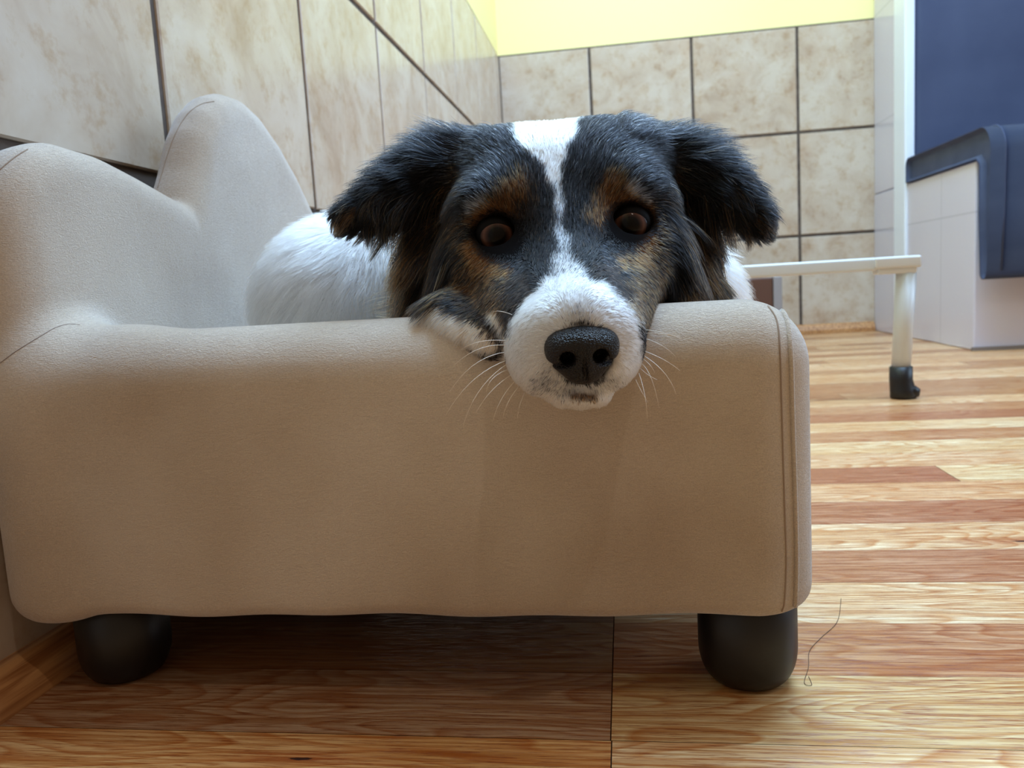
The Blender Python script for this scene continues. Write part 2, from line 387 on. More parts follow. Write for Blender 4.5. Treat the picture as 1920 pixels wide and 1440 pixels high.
def oak_trim():
    N = Nodes('oak_trim'); mpn = N.coords((30, 30, 30)); n = N.n('ShaderNodeTexNoise', Scale=1.0, Detail=5.0, Distortion=0.3)
    tc = N.n('ShaderNodeTexCoord'); q = N.n('ShaderNodeMapping'); q.inputs['Scale'].default_value = (260, 12, 260); N.l(tc.outputs['Object'], q.inputs[0]); N.l(q.outputs[0], n.inputs['Vector'])
    N.l(N.ramp(n.outputs[0], [(0.35, rgba((150, 96, 54))), (0.6, rgba((204, 152, 100)))]).outputs[0], N.b.inputs['Base Color'])
    N.b.inputs['Roughness'].default_value = 0.35; return N.m
OAK = oak_trim()
def profile_sweep(name, prof, axis, a, b, mat, n=2):
    V = []; Fc = []; k = len(prof)
    for t in (a, b):
        for p in prof: V.append((p[0], t, p[1]) if axis == 'y' else (t, p[0], p[1]))
    for i in range(k): Fc.append((i, (i + 1) % k, k + (i + 1) % k, k + i))
    Fc.append(tuple(range(k))); Fc.append(tuple(range(2 * k - 1, k - 1, -1)))
    o = mesh_obj(name, V, Fc, mat, smooth=False)
    bm = bmesh.new(); bm.from_mesh(o.data); bmesh.ops.recalc_face_normals(bm, faces=bm.faces); bm.to_mesh(o.data); bm.free()
    return structure(o)
profile_sweep('baseboard_left', [(-0.3695, 0.0), (-0.344, 0.0), (-0.3445, 0.006), (-0.348, 0.013), (-0.354, 0.018), (-0.361, 0.0205), (-0.3695, 0.0205)], 'y', -0.3, YB - 0.004, OAK)
profile_sweep('baseboard_back', [(YB - 0.003, 0.0), (YB - 0.024, 0.0), (YB - 0.0235, 0.012), (YB - 0.016, 0.028), (YB - 0.003, 0.032)], 'x', XW + 0.03, XBOX - 0.002, OAK)

# ------------------------------------------------------------------ booth bench at the right
def white_tile():
    N = Nodes('white_gloss_tile'); tc = N.n('ShaderNodeTexCoord'); sep = N.n('ShaderNodeSeparateXYZ'); N.l(tc.outputs['Object'], sep.inputs[0])
    def line(sock, off, per):
        a = N.n('ShaderNodeMath', operation='ADD'); a.inputs[1].default_value = off; N.l(sock, a.inputs[0])
        mm = N.n('ShaderNodeMath', operation='PINGPONG'); mm.inputs[1].default_value = per / 2; N.l(a.outputs[0], mm.inputs[0])
        g = N.n('ShaderNodeMath', operation='LESS_THAN'); g.inputs[1].default_value = 0.0022; N.l(mm.outputs[0], g.inputs[0]); return g.outputs[0]
    mx = N.n('ShaderNodeMath', operation='MAXIMUM'); N.l(line(sep.outputs[2], -0.3295 + 3.376, T), mx.inputs[0]); N.l(line(sep.outputs[1], 3.376 - 2.25, T), mx.inputs[1])
    N.l(N.mix(mx.outputs[0], rgba((206, 202, 216)), rgba((188, 184, 198))), N.b.inputs['Base Color'])
    N.b.inputs['Roughness'].default_value = 0.16; return N.m
WT = white_tile(); WHITE = plain('white_laminate', (226, 232, 244), 0.3)
def navy():
    N = Nodes('navy_vinyl'); n = N.n('ShaderNodeTexNoise', Scale=260.0, Detail=4.0); n2 = N.n('ShaderNodeTexNoise', Scale=7.0, Detail=3.0)
    N.l(N.ramp(n2.outputs[0], [(0.3, rgba((58, 66, 92))), (0.7, rgba((70, 78, 104)))]).outputs[0], N.b.inputs['Base Color'])
    N.b.inputs['Roughness'].default_value = 0.6; N.b.inputs['Specular IOR Level'].default_value = 0.25
    N.l(N.bump(n.outputs[0], 0.2, 0.001), N.b.inputs['Normal']); return N.m
NAVY = navy()
bench = empty('upholstered_bench', (XBOX, 2.05, 0), 'white tiled bench with navy upholstered seat and tall navy back at the right edge', 'bench')
box('base', (XBOX, 2.045, 0.0), (2.2, YB - 0.004, 0.447), WT, bench, bevel=0.004)
box('back_panel', (XBOX + 0.001, 2.60, 0.449), (2.2, YB - 0.004, 1.9), WT, bench, bevel=0.004)
box('corner_trim', (XBOX - 0.008, 2.50, 0.002), (XBOX + 0.02, 2.60, 1.9), WHITE, bench, bevel=0.006)
box('kick_strip', (XBOX - 0.006, 2.037, 0.0), (2.2, 2.0445, 0.009), plain('grey_strip', (128, 118, 112), 0.6), bench)
def seat():
    pts = []
    def arc(cy, cz, r, a0, a1, n=10):
        for i in range(n + 1):
            a = math.radians(a0 + (a1 - a0) * i / n); pts.append((cy + r * math.cos(a), cz + r * math.sin(a)))
    arc(2.475, 0.495, 0.022, 0, 90, 6)
    arc(2.012, 0.459, 0.058, 90, 180, 12)
    pts.append((1.957, 0.32)); pts.append((1.966, 0.19)); arc(1.985, 0.187, 0.016, 190, 350, 8)
    pts.append((2.012, 0.32)); pts.append((2.012, 0.435)); pts.append((2.03, 0.449)); pts.append((2.497, 0.449))
    V = []; Fc = []; k = len(pts); secs = [(XBOX + 0.006, 0.90), (XBOX - 0.004, 0.975), (XBOX - 0.007, 1.0), (2.18, 1.0)]
    cy = np.mean([p[0] for p in pts]); 
    for x, s in secs:
        for j, p in enumerate(pts):
            q0 = np.array(pts[j - 1]); q1 = np.array(pts[(j + 1) % k]); t = q1 - q0; t /= np.linalg.norm(t) + 1e-9; nrm = np.array([-t[1], t[0]])
            ins = {0.90: 0.010, 0.975: 0.003, 1.0: 0.0}[s]; V.append((x, p[0] + nrm[0] * ins * -1 * SGN, p[1] + nrm[1] * ins * -1 * SGN))
    for a in range(len(secs) - 1):
        for j in range(k): Fc.append((a * k + j, a * k + (j + 1) % k, (a + 1) * k + (j + 1) % k, (a + 1) * k + j))
    Fc.append(tuple(range(k))[::-1]); Fc.append(tuple(range((len(secs) - 1) * k, len(secs) * k)))
    o = mesh_obj('seat_cushion', V, Fc, NAVY, bench, smooth=False)
    bm = bmesh.new(); bm.from_mesh(o.data); bmesh.ops.recalc_face_normals(bm, faces=bm.faces); bm.to_mesh(o.data); bm.free()
    for p in o.data.polygons: p.use_smooth = len(p.vertices) == 4
    # welt along the rolled front edge
    mid = [(XBOX + 0.022, p[0], p[1]) for p in pts[7:24]]
    off = []
    for j, p in enumerate(pts[6:22]):
        jj = j + 6; q0 = np.array(pts[jj - 1]); q1 = np.array(pts[jj + 1]); t = q1 - q0; t /= np.linalg.norm(t); off.append((XBOX + 0.024, p[0] + SGN * -t[1] * 0.0015, p[1] + SGN * t[0] * 0.0015))
    w = tube('welt', off, 0.0022, NAVY, o)
SGN = -1.0
seat()
bc = box('back_cushion', (XBOX + 0.012, 2.505, 0.50), (2.18, 2.598, 1.75), NAVY, bench, bevel=0.03, seg=6)
adopt(bench)
# ------------------------------------------------------------------ folding metal stand
STEEL = plain('white_painted_steel', (214, 222, 226), 0.28); RUB = plain('black_rubber', (18, 18, 20), 0.4); PLAS = plain('white_plastic', (214, 216, 214), 0.35)
stand = empty('metal_stand', (0.15, 1.40, 0), 'low white metal tube stand with black rubber feet behind the bed', 'stand')
YS = 1.37
def sbar(name, x0, x1, y, z, hw, hh, mat, bev=0.004): return box(name, (x0, y - hw, z - hh), (x1, y + hw, z + hh), mat, stand, bevel=bev)
for xl, sg in ((0.444, 1), (-0.10, -1)):
    for yy, xl in ((YS, xl), (YS + 0.28, -0.02 if sg < 0 else 0.13)):
        leg = tube('leg', [(xl + 0.008 * sg, yy, 0.205), (xl + 0.004 * sg, yy, 0.13), (xl, yy, 0.05)], [0.0155, 0.0150, 0.0145], STEEL, stand, 24)
        V, Fc = tube_geo([(xl, yy, 0.052), (xl, yy, 0.030), (xl + 0.002, yy - .002, 0.014), (xl + 0.003, yy - .003, 0.004), (xl + 0.003, yy - .003, 0.0005)], [0.0175, 0.0178, 0.0195, 0.0205, 0.0185], 24)
        ft = mesh_obj('rubber_foot', V, Fc, RUB, leg)
        V, Fc = tube_geo([(xl + 0.004, yy - 0.004, 0.0125), (xl + 0.018, yy - 0.010, 0.0105), (xl + 0.025, yy - 0.013, 0.0095)], [0.0125, 0.0105, 0.006], 20)
        mesh_obj('foot_toe', V, Fc, RUB, leg)
        sbar('corner_bracket', min(xl - 0.045 * sg, xl + 0.026 * sg), max(xl - 0.045 * sg, xl + 0.026 * sg), yy, 0.2215, 0.019, 0.0095, PLAS, 0.004)
        sbar('bracket_lip', min(xl - 0.040 * sg, xl + 0.020 * sg), max(xl - 0.040 * sg, xl + 0.020 * sg), yy, 0.2085, 0.016, 0.005, PLAS, 0.003)
sbar('cross_bar', -0.06, 0.405, YS, 0.2205, 0.013, 0.0105, STEEL); sbar('cross_bar', 0.02, 0.09, YS + 0.28, 0.2215, 0.013, 0.0085, STEEL)
for xx in (0.12, -0.03): box('side_bar', (xx - 0.012, YS + 0.0135, 0.214), (xx + 0.012, YS + 0.265, 0.229), STEEL, stand, bevel=0.004)
adopt(stand)

# small brown box against the back wall
bb = empty('storage_box', (0.30, 2.55, 0), 'small dark brown box on the floor below the stand, mostly hidden by the dog', 'box')
box('body', (0.16, 2.45, 0.0), (0.437, 2.70, 0.20), plain('brown_wood', (92, 62, 50), 0.5), bb, bevel=0.004)
box('side_frame', (0.4375, 2.445, 0.0), (0.462, 2.70, 0.202), plain('grey_frame', (150, 146, 148), 0.4), bb, bevel=0.003)
adopt(bb)

# ------------------------------------------------------------------ the pet sofa
def fabric():
    N = Nodes('beige_microfibre'); b = N.b
    tc = N.n('ShaderNodeTexCoord')
    n1 = N.n('ShaderNodeTexNoise', Scale=5.5, Detail=3.0, Roughness=0.5); N.l(tc.outputs['Object'], n1.inputs['Vector'])
    n2 = N.n('ShaderNodeTexNoise', Scale=1500.0, Detail=2.0, Roughness=0.6); N.l(tc.outputs['Object'], n2.inputs['Vector'])
    mp = N.n('ShaderNodeMapping'); mp.inputs['Scale'].default_value = (420, 420, 950); N.l(tc.outputs['Object'], mp.inputs[0])
    n3 = N.n('ShaderNodeTexNoise', Scale=1.0, Detail=3.0, Roughness=0.6, Distortion=1.5); N.l(mp.outputs[0], n3.inputs['Vector'])
    c1 = N.ramp(n1.outputs[0], [(0.34, rgba((186, 166, 144))), (0.50, rgba((204, 187, 167))), (0.66, rgba((216, 202, 185)))])
    f = N.ramp(n2.outputs[0], [(0.3, (0.80, 0.80, 0.80, 1)), (0.7, (1, 1, 1, 1))])
    N.l(N.mix(1.0, c1.outputs[0], f.outputs[0], 'MULTIPLY'), b.inputs['Base Color'])
    b.inputs['Roughness'].default_value = 0.9; b.inputs['Specular IOR Level'].default_value = 0.15
    b.inputs['Sheen Weight'].default_value = 0.75; b.inputs['Sheen Roughness'].default_value = 0.4; b.inputs['Sheen Tint'].default_value = (0.92, 0.95, 1.0, 1)
    n4 = N.n('ShaderNodeTexNoise', Scale=26.0, Detail=2.0); N.l(tc.outputs['Object'], n4.inputs['Vector'])
    nb = N.bump(n4.outputs[0], 0.25, 0.004); N.l(N.bump(n3.outputs[0], 0.8, 0.0009, nb), b.inputs['Normal'])
    return N.m
FAB = fabric()
bed = empty('pet_sofa', (-0.13, 0.63, 0), 'beige microfibre pet sofa with a wavy raised back and round black feet', 'pet bed')
ZT_Y = [0.36, 0.385, 0.405, 0.4184, 0.436, 0.4727, 0.509, 0.545, 0.570, 0.588, 0.604, 0.62, 0.64, 0.66, 0.69, 0.72, 0.755, 0.79, 0.82, 0.85, 0.88]
ZT_Z = [0.264, 0.285, 0.301, 0.3105, 0.3165, 0.3140, 0.3065, 0.2985, 0.293, 0.322, 0.352, 0.372, 0.387, 0.394, 0.396, 0.3895, 0.372, 0.346, 0.316, 0.283, 0.25]
def sofa_body():
    Fd = Field((-0.385, 0.35, 0.03), (0.11, 0.93, 0.41), 0.0028)
    # near arm: squarish below, rolled on top
    Fd.rbox((-0.353, 0.386, -0.10), (0.0912, 0.456, 0.2065), 0.0335, 0.003, 0.0488)
    Fd.rbox((-0.353, 0.796, -0.10), (0.0900, 0.867, 0.1985), 0.0335, 0.003, 0.0488)
    # seat box
    Fd.rbox((-0.350, 0.42, 0.054), (0.075, 0.84, 0.115), 0.02, 0.008)
    # back: height follows the wavy outline
    sl, x, y, z = Fd.block((-0.37, 0.36, 0.05), (-0.295, 0.90, 0.40), 0.012)
    zt = np.interp(y.ravel(), ZT_Y, ZT_Z); kern = np.ones(5) * 0 + np.array([0, 0.25, 0.5, 0.25, 0]); zt = np.convolve(np.pad(zt, 2, 'edge'), kern, 'valid'); slope = np.gradient(zt, Fd.h)
    q = 1 / np.sqrt(1 + slope ** 2)
    zt = zt[None, :, None].astype(np.float32); q = q[None, :, None]
    d1 = (z - zt) * q
    lean = (z - 0.2) * 0.05
    xc_ = -0.338 - 0 * lean; bulge = 0.004 * np.sin((y - 0.40) * 14)
    th = 0.021 + bulge
    d2 = np.abs(x - xc_) - th; d3 = np.maximum(0.384 - y, y - 0.872); d4 = 0.052 - z
    def smax(a, b, k):
        h = np.maximum(k - np.abs(a - b), 0) / k; return np.maximum(a, b) + h * h * k * 0.25
    d = smax(smax(smax(d1 - 0.003, d2, 0.022), d3, 0.03), d4, 0.012)
    Fd.add(sl, d.astype(np.float32), 0.022)
    # plump inner corner where the arm meets the back
    Fd.cone((-0.325, 0.420, 0.17), (-0.285, 0.425, 0.172), 0.030, 0.028, 0.03)
    V, Q = Fd.mesh()
    # gentle sag of the underside edge
    V[:, 2] += np.where(V[:, 2] < 0.056, 0.0012 * np.sin(V[:, 0] * 60) * np.sin(V[:, 0] * 23 + 1), 0)
    return np_mesh('cushion_body', V, Q, FAB, bed), V, Q
sofa, SV, SQ = sofa_body()
sm = sofa.modifiers.new('smooth', 'SMOOTH'); sm.factor = 0.5; sm.iterations = 3
SEAM = plain('seam_thread', (150, 128, 108), 0.9)
from mathutils.bvhtree import BVHTree
sofa_bvh = BVHTree.FromPolygons([tuple(v) for v in SV], [tuple(int(i) for i in q) for q in SQ])
def on_sofa(px, py, off=0.0):
    d = W(px, py, 1.0) - CAM; d /= np.linalg.norm(d)
    h = sofa_bvh.ray_cast(Vector(CAM), Vector(d))
    if h[0] is None: return None
    return np.array(h[0]) + np.array(h[1]) * off * (1 if h[1].dot(Vector(d)) < 0 else -1)
def seam(name, ppts, rad, mat, off, n=50):
    P = spline(ppts, n); pts = [on_sofa(x, y, off) for x, y in P]; pts = [p for p in pts if p is not None]
    return tube(name, pts, rad, mat, bed, 6)
box('underside', (-0.335, 0.408, 0.0492), (0.07, 0.845, 0.0530), plain('shade_lining', (14, 13, 13), 0.95), bed)  # unseen black panel, added to cut bounced light under the sofa
seam('welt', [(1457, 575), (1474, 600), (1481, 650), (1484, 750), (1487, 850), (1490, 950), (1492, 1050), (1490, 1135), (1486, 1150)], 0.0013, FAB, 0.0004)
seam('stitching', [(1440, 574), (1456, 600), (1462, 650), (1465, 750), (1468, 850), (1471, 950), (1474, 1050), (1471, 1125), (1466, 1146)], 0.0005, SEAM, 0.0)
seam('stitching', [(0, 681), (28, 660), (55, 643), (80, 628), (105, 614), (128, 608), (150, 609)], 0.00022, plain('dark_thread', (132, 116, 106), 0.9), 0.0)
seam('stitching', [(296, 352), (304, 325), (316, 285), (332, 245), (352, 214), (376, 196), (402, 190)], 0.0004, SEAM, 0.0)
seam('stitching', [(0, 318), (14, 306), (32, 292), (52, 280)], 0.0004, SEAM, 0.0)
def foot(x, y):
    pr = [(0.0255, 0.066), (0.0255, 0.012), (0.0248, 0.006), (0.0228, 0.002), (0.019, 0.0)]
    pr = [(0.0262, 0.066), (0.0262, 0.020)] + [(0.0262 - 0.0105 * (1 - math.cos(a)), 0.020 - 0.020 * math.sin(a)) for a in np.linspace(0.15, math.pi / 2, 9)]
    return lathe('leg', pr, (x, y, 0.0), BLK, bed, 64)
BLK = plain('black_plastic', (20, 20, 21), 0.38)
for x, y in ((0.0590, 0.4265), (-0.3095, 0.4240), (0.0590, 0.825), (-0.3095, 0.825)): foot(x, y)
adopt(bed)

# ------------------------------------------------------------------ the dog
dog = empty('dog', (-0.15, 0.62, 0.115), 'white, black and tan dog resting its chin over the sofa arm, facing the camera', 'dog')
def A(px, py, w): return ((px - 960) * w / F_PX, (720 - py) * w / F_PX, w)
def cam2world(V): return CAM + V[:, :1] * RT + V[:, 1:2] * UP + V[:, 2:] * FW
HR = math.radians(7)
def dog_body():
    D = Field((-0.25, -0.17, 0.295), (0.19, 0.165, 0.78), 0.0021)
    E = lambda px, py, w, r, k=0.012, rot=0.0: D.ellipsoid(A(px, py, w), r, k, rot)
    # trunk curled on the seat
    E(655, 575, 0.625, (0.066, 0.066, 0.080), 0.02)
    E(790, 560, 0.66, (0.085, 0.064, 0.085), 0.03)
    E(960, 560, 0.63, (0.085, 0.060, 0.075), 0.03)
    E(1080, 520, 0.57, (0.060, 0.058, 0.060), 0.03)
    E(1265, 565, 0.56, (0.042, 0.042, 0.045), 0.03)
    # skull
    E(1052, 366, 0.490, (0.066, 0.038, 0.058), 0.02, HR)
    E(948, 330, 0.480, (0.030, 0.024, 0.036), 0.02)
    E(1152, 318, 0.480, (0.030, 0.024, 0.036), 0.02)
    E(1050, 370, 0.455, (0.048, 0.034, 0.036), 0.02, HR)
    E(932, 388, 0.437, (0.022, 0.015, 0.020), 0.02)
    E(1168, 366, 0.437, (0.022, 0.015, 0.020), 0.02)
    E(1056, 455, 0.434, (0.024, 0.030, 0.028), 0.02, HR)
    E(893, 510, 0.463, (0.0175, 0.036, 0.036), 0.02)
    E(1208, 488, 0.463, (0.0175, 0.036, 0.036), 0.02)
    E(925, 505, 0.440, (0.022, 0.020, 0.022), 0.02)
    E(1185, 482, 0.440, (0.022, 0.020, 0.022), 0.02)
    # muzzle
    D.cone(A(1062, 480, 0.420), A(1088, 605, 0.346), 0.0200, 0.0175, 0.02)
    D.cone(A(950, 535, 0.432), A(1020, 645, 0.362), 0.0195, 0.0165, 0.02)
    D.cone(A(1170, 520, 0.432), A(1136, 640, 0.362), 0.0195, 0.0160, 0.02)
    E(1022, 662, 0.351, (0.0165, 0.0190, 0.019), 0.007)
    E(1134, 655, 0.351, (0.0155, 0.0185, 0.019), 0.007)
    E(1088, 615, 0.345, (0.022, 0.012, 0.016), 0.012)
    E(1084, 739, 0.357, (0.0150, 0.0062, 0.014), 0.004)
    E(1070, 690, 0.385, (0.024, 0.014, 0.028), 0.01)
    E(985, 600, 0.425, (0.026, 0.016, 0.035), 0.012)
    E(880, 600, 0.436, (0.024, 0.012, 0.022), 0.012, -0.45)
    D.cone(A(838, 598, 0.420), A(925, 641, 0.390), 0.0100, 0.0078, 0.014)
    E(1010, 500, 0.50, (0.055, 0.050, 0.050), 0.03)
    # ears: folded leather flaps held out to the sides
    for pts in ([(872, 296, .478, .020, .013, .011), (826, 304, .470, .022, .0145, .008), (774, 334, .463, .021, .0135, .006), (728, 364, .458, .017, .0110, .005), (692, 388, .455, .0120, .0085, .0042), (662, 406, .453, .0080, .0066, .0036), (644, 418, .452, .0040, .0050, .003)],
                [(1244, 290, .478, .019, .013, .011), (1290, 304, .470, .020, .0140, .008), (1334, 332, .463, .018, .0125, .006), (1372, 362, .458, .014, .0105, .005), (1402, 392, .455, .0095, .0085, .0042), (1422, 414, .453, .0055, .0066, .0036), (1432, 427, .452, .0030, .0045, .003)]):
        for px, py, w, rx, ry, rz in pts: E(px, py, w, (rx, ry, rz), 0.010)
    E(806, 508, 0.470, (0.013, 0.013, 0.009), 0.008)
    E(1298, 540, 0.470, (0.016, 0.011, 0.009), 0.008)
    E(812, 430, 0.472, (0.012, 0.040, 0.006), 0.008)
    E(1296, 430, 0.472, (0.012, 0.040, 0.006), 0.008)
    # eye sockets
    for px, py in ((930, 440), (1183, 418)): D.ellipsoid(A(px, py, 0.4225), (0.0108, 0.0096, 0.0120), 0.004, 0.0, True)
    D.ellipsoid(A(1093, 664, 0.336), (0.0125, 0.0100, 0.0110), 0.002, 0.0, True)
    # mouth line
    D.cone(A(1022, 748, 0.343), A(1092, 729, 0.332), 0.0013, 0.0016, 0.002, True)
    D.cone(A(1160, 732, 0.345), A(1092, 729, 0.332), 0.0013, 0.0016, 0.002, True)
    return D
D = dog_body(); DV, DQ = D.mesh()
# smooth the grid steps away
DVw = cam2world(DV)

# coat: photo-annotated control points  (px, py, colour, dir x, dir y(down), length mm, lift)
CK = {'K': (9, 9, 10), 'G': (34, 35, 40), 'D': (50, 36, 26), 'T': (116, 74, 38), 'L': (152, 118, 82), 'W': (226, 227, 229), 'S': (136, 137, 144), 'B': (24, 19, 17), 'C': (230, 216, 194)}
CP = """
1020 232 W 0 -1 7 .2|985 240 W -.2 -1 7 .2|1060 232 W .2 -1 7 .2|1000 262 W -.2 -1 7 .15|1045 262 W .1 -1 7 .15|1022 290 W 0 -1 6 .15|1045 290 W 0 -1 6 .15
1030 320 W 0 -1 6 .15|1042 350 W 0 -1 6 .15|1046 385 S 0 -1 6 .12|1050 420 S 0 -1 5 .12|1050 450 S -.1 -1 5 .12|1052 480 S -.2 -1 5 .12|1062 505 W -.1 -1 4.5 .12|1078 505 S .2 -1 4.5 .12
940 250 G -.6 -.8 10 .2|970 285 G -.5 -.9 8 .15|1000 320 K -.3 -1 7 .12|1005 360 K -.2 -1 7 .12|1015 400 K -.1 -1 6 .12|1012 440 K -.2 -1 5 .12|995 480 K -.4 -.9 5 .1|1020 480 G -.3 -.9 5 .1
1090 240 G .3 -1 8 .2|1078 280 K .2 -1 8 .15|1078 320 K .2 -1 7 .12|1080 360 K .1 -1 7 .12|1085 400 K .1 -1 6 .12|1090 440 K .2 -1 5 .12|1105 480 K .4 -.9 5 .1|1085 470 G .2 -1 5 .1
1120 250 G .5 -.8 10 .2|1160 265 G .7 -.7 10 .2|1120 300 G .4 -.9 9 .15|1170 310 G .7 -.6 9 .15|1210 290 K .9 -.5 12 .2|1215 330 K .9 -.2 10 .15
900 270 G -.8 -.6 10 .2|870 300 K -.9 -.3 12 .2|920 310 G -.6 -.7 9 .15|880 350 D -.9 -.1 10 .15|850 330 K -.9 0 12 .15|955 330 G -.4 -.9 8 .15|860 400 K -.9 .3 10 .12
960 365 D -.2 -1 7 .15|940 380 T -.3 -1 7 .15|975 390 D -.2 -1 6 .15|965 350 T -.3 -1 7 .15|985 370 B -.2 -1 6 .15|925 395 T -.6 -.8 6 .15|980 420 B -.2 -.9 5 .1|900 378 S -.8 -.5 8 .2|890 388 S -.9 -.4 8 .2|918 368 S -.7 -.7 8 .2|885 405 T -1 -.2 6 .1
1140 350 T .2 -1 7 .15|1125 375 T .1 -1 7 .15|1118 410 T .1 -1 6 .12|1145 380 D .3 -1 6 .15|1160 355 D .4 -.9 7 .15|1185 358 S .7 -.7 8 .2|1205 370 S .9 -.4 8 .2|1218 385 T 1 -.2 6 .1|1112 440 D .2 -.8 5 .1|1170 372 T .6 -.8 6 .15
875 440 B -1 .2 6 .08|872 470 K -1 .5 6 .08|885 470 T -.8 .7 6 .1|895 495 T -.6 .8 6 .1|920 505 T -.4 .9 6 .1|945 512 T -.2 1 6 .1|975 500 B .1 1 5 .08|970 470 B .1 .8 4 .05|900 520 D -.7 .8 7 .1|930 535 T -.6 .8 7 .1|955 540 D -.5 .8 6 .1
1232 410 K 1 .2 6 .08|1222 440 T .8 .5 6 .1|1215 462 T .7 .7 6 .1|1190 475 T .4 .9 6 .1|1165 485 T .2 .9 6 .1|1140 470 B 0 .9 4 .08|1205 495 D .6 .8 7 .1|1185 510 T .6 .8 7 .1|1235 460 D .9 .6 8 .1
850 480 K -.9 .6 10 .12|850 520 D -.8 .7 9 .12|870 545 D -.9 .3 6 .06|845 560 T -.9 .3 7 .08|880 575 D -.8 .4 6 .06|900 560 T -.8 .7 7 .1|925 565 D -.7 .8 7 .1|940 585 D -.7 .7 6 .1|955 560 B -.6 .7 6 .1|975 530 K -.5 .7 5 .1
1245 490 K .9 .6 10 .12|1240 520 T .8 .7 9 .12|1220 540 D .8 .7 9 .12|1200 545 D .7 .7 7 .1|1185 530 T .6 .8 7 .1|1160 530 K .5 .6 6 .1|1150 505 K .4 .6 5 .1|1205 575 T .6 .8 7 .1|1190 560 D .6 .7 6 .1|1175 550 B .6 .5 5 .1
890 600 B -.6 .6 4 .05|915 610 B -.6 .6 4 .05|930 630 B -.5 .8 6 .1|905 585 D -.7 .5 5 .06|925 600 D -.7 .7 6 .1|945 608 L -.6 .8 6 .1|940 620 L -.6 .8 6 .1|950 640 C -.6 .8 5 .1
985 560 B -.7 .5 5 .1|965 580 B -.7 .6 5 .1|985 540 K -.6 .3 5 .1|1000 525 G -.5 -.4 5 .1|1015 510 S -.4 -.8 5 .1|1030 530 S -.4 -.8 4.5 .12|1010 550 S -.7 -.2 4.5 .1
1140 545 K .6 -.3 5 .1|1120 520 G .4 -.8 5 .1|1100 520 S .3 -.9 4.5 .1|1128 550 S .7 -.2 4.5 .1|1165 570 S .8 0 4 .1
1050 535 W -.2 -1 4 .1|1085 535 W .2 -1 4 .1|1035 565 W -.6 -.6 4 .1|1075 570 W 0 -1 4 .1|1115 570 W .6 -.5 4 .1|990 590 W -.9 .1 4.5 .12|975 620 W -.9 .3 4.5 .12|1020 595 W -.8 -.2 4 .12|1150 590 W .9 .1 4 .12|1185 610 W .9 .3 4.5 .12|1085 598 S 0 -1 3 .1
960 655 W -.9 .4 5 .15|980 660 W -.9 .4 4.5 .12|1005 650 W -.9 .2 4 .12|970 700 W -.8 .6 5 .15|1000 700 W -.7 .7 4.5 .15|1185 650 W .9 .4 5 .15|1180 690 W .8 .6 5 .15|1170 640 W .9 .2 4 .12
1025 705 S -.5 .8 4 .15|1000 735 W -.5 .9 4.5 .2|1040 735 S -.3 1 4.5 .2|1065 730 S -.1 1 4 .2|1060 715 S -.2 1 3.5 .2|1150 715 S .5 .9 4 .2|1120 728 S .2 1 4 .2|1170 725 W .6 .8 4.5 .2|1090 745 B 0 1 2.5 .2|1070 745 B -.2 1 2.5 .2|1110 742 B .2 1 2.5 .2
1090 760 C 0 1 5 .3|1050 758 C -.3 1 5 .3|1130 752 C .3 1 5 .3
840 590 C -.7 .7 14 .15|805 590 C -.6 .8 18 .15|780 575 C -.6 .8 18 .15|870 605 C -.6 .8 13 .1|900 625 C -.5 .8 10 .1|925 650 C -.5 .8 8 .1|860 570 B -.8 .3 6 .06
840 260 G -.9 -.3 18 .15|880 245 G -.8 -.6 13 .2|810 250 K -1 .0 17 .1|790 285 K -1 .25 16 .1|830 300 K -1 .1 20 .2|760 320 K -1 .4 14 .1|730 340 K -1 .6 12 .1|800 340 K -1 .4 16 .12|690 370 D -1 .7 9 .08|655 395 B -.9 .8 9 .12|645 415 L -.7 1 7 .1|670 410 D -.7 1 9 .1|720 385 B -.9 .6 14 .12|760 380 K -.9 .5 18 .15|790 390 D -.8 .7 30 .2
830 370 D -.8 .5 20 .15|820 420 D -.7 .8 34 .2|790 420 D -.6 .9 38 .2|765 400 D -.8 .8 30 .2|745 405 B -.7 .9 18 .2|800 460 T -.5 1 32 .2|820 460 B -.3 1 30 .15|795 500 D -.45 1 28 .2|810 520 K -.2 1 22 .15|830 500 K -.2 1 20 .1|800 480 T -.5 1 32 .2|812 545 K 0 1 20 .1
1245 255 G .9 -.3 18 .15|1215 250 G .8 -.6 12 .2|1290 260 K 1 -.05 20 .12|1315 285 K 1 .15 17 .1|1275 300 K 1 .1 18 .2|1340 320 K 1 .5 13 .1|1300 340 B 1 .3 20 .15|1375 350 K .9 .8 10 .1|1400 380 D .9 .7 10 .12|1430 415 B .8 1 8 .1|1415 405 D .7 1 9 .1|1360 380 B .9 .6 15 .15|1330 385 D .8 .8 28 .2
1260 350 D .8 .5 18 .15|1270 400 B .6 .8 28 .2|1300 420 D .55 .9 34 .2|1290 450 T .5 1 30 .2|1275 470 K .2 1 24 .15|1310 460 T .55 1 28 .2|1300 500 D .5 1 26 .2|1285 520 K .2 1 20 .15|1268 520 K .1 1 18 .1|1300 540 K .3 1 18 .1|1345 390 B .7 .9 22 .2
"""
cps = []
for ln in CP.strip().split('\n'):
    for it in ln.split('|'):
        p = it.split(); cps.append((float(p[0]), float(p[1]), p[2], float(p[3]), float(p[4]), float(p[5]), float(p[6])))
cxy = np.array([(c[0], c[1]) for c in cps]); ccol = np.array([lin(CK[c[2]]) for c in cps]); cdir = np.array([(c[3], c[4]) for c in cps])
cdir /= np.linalg.norm(cdir, axis=1)[:, None]; clen = np.array([c[5] for c in cps]); clift = np.array([c[6] for c in cps])
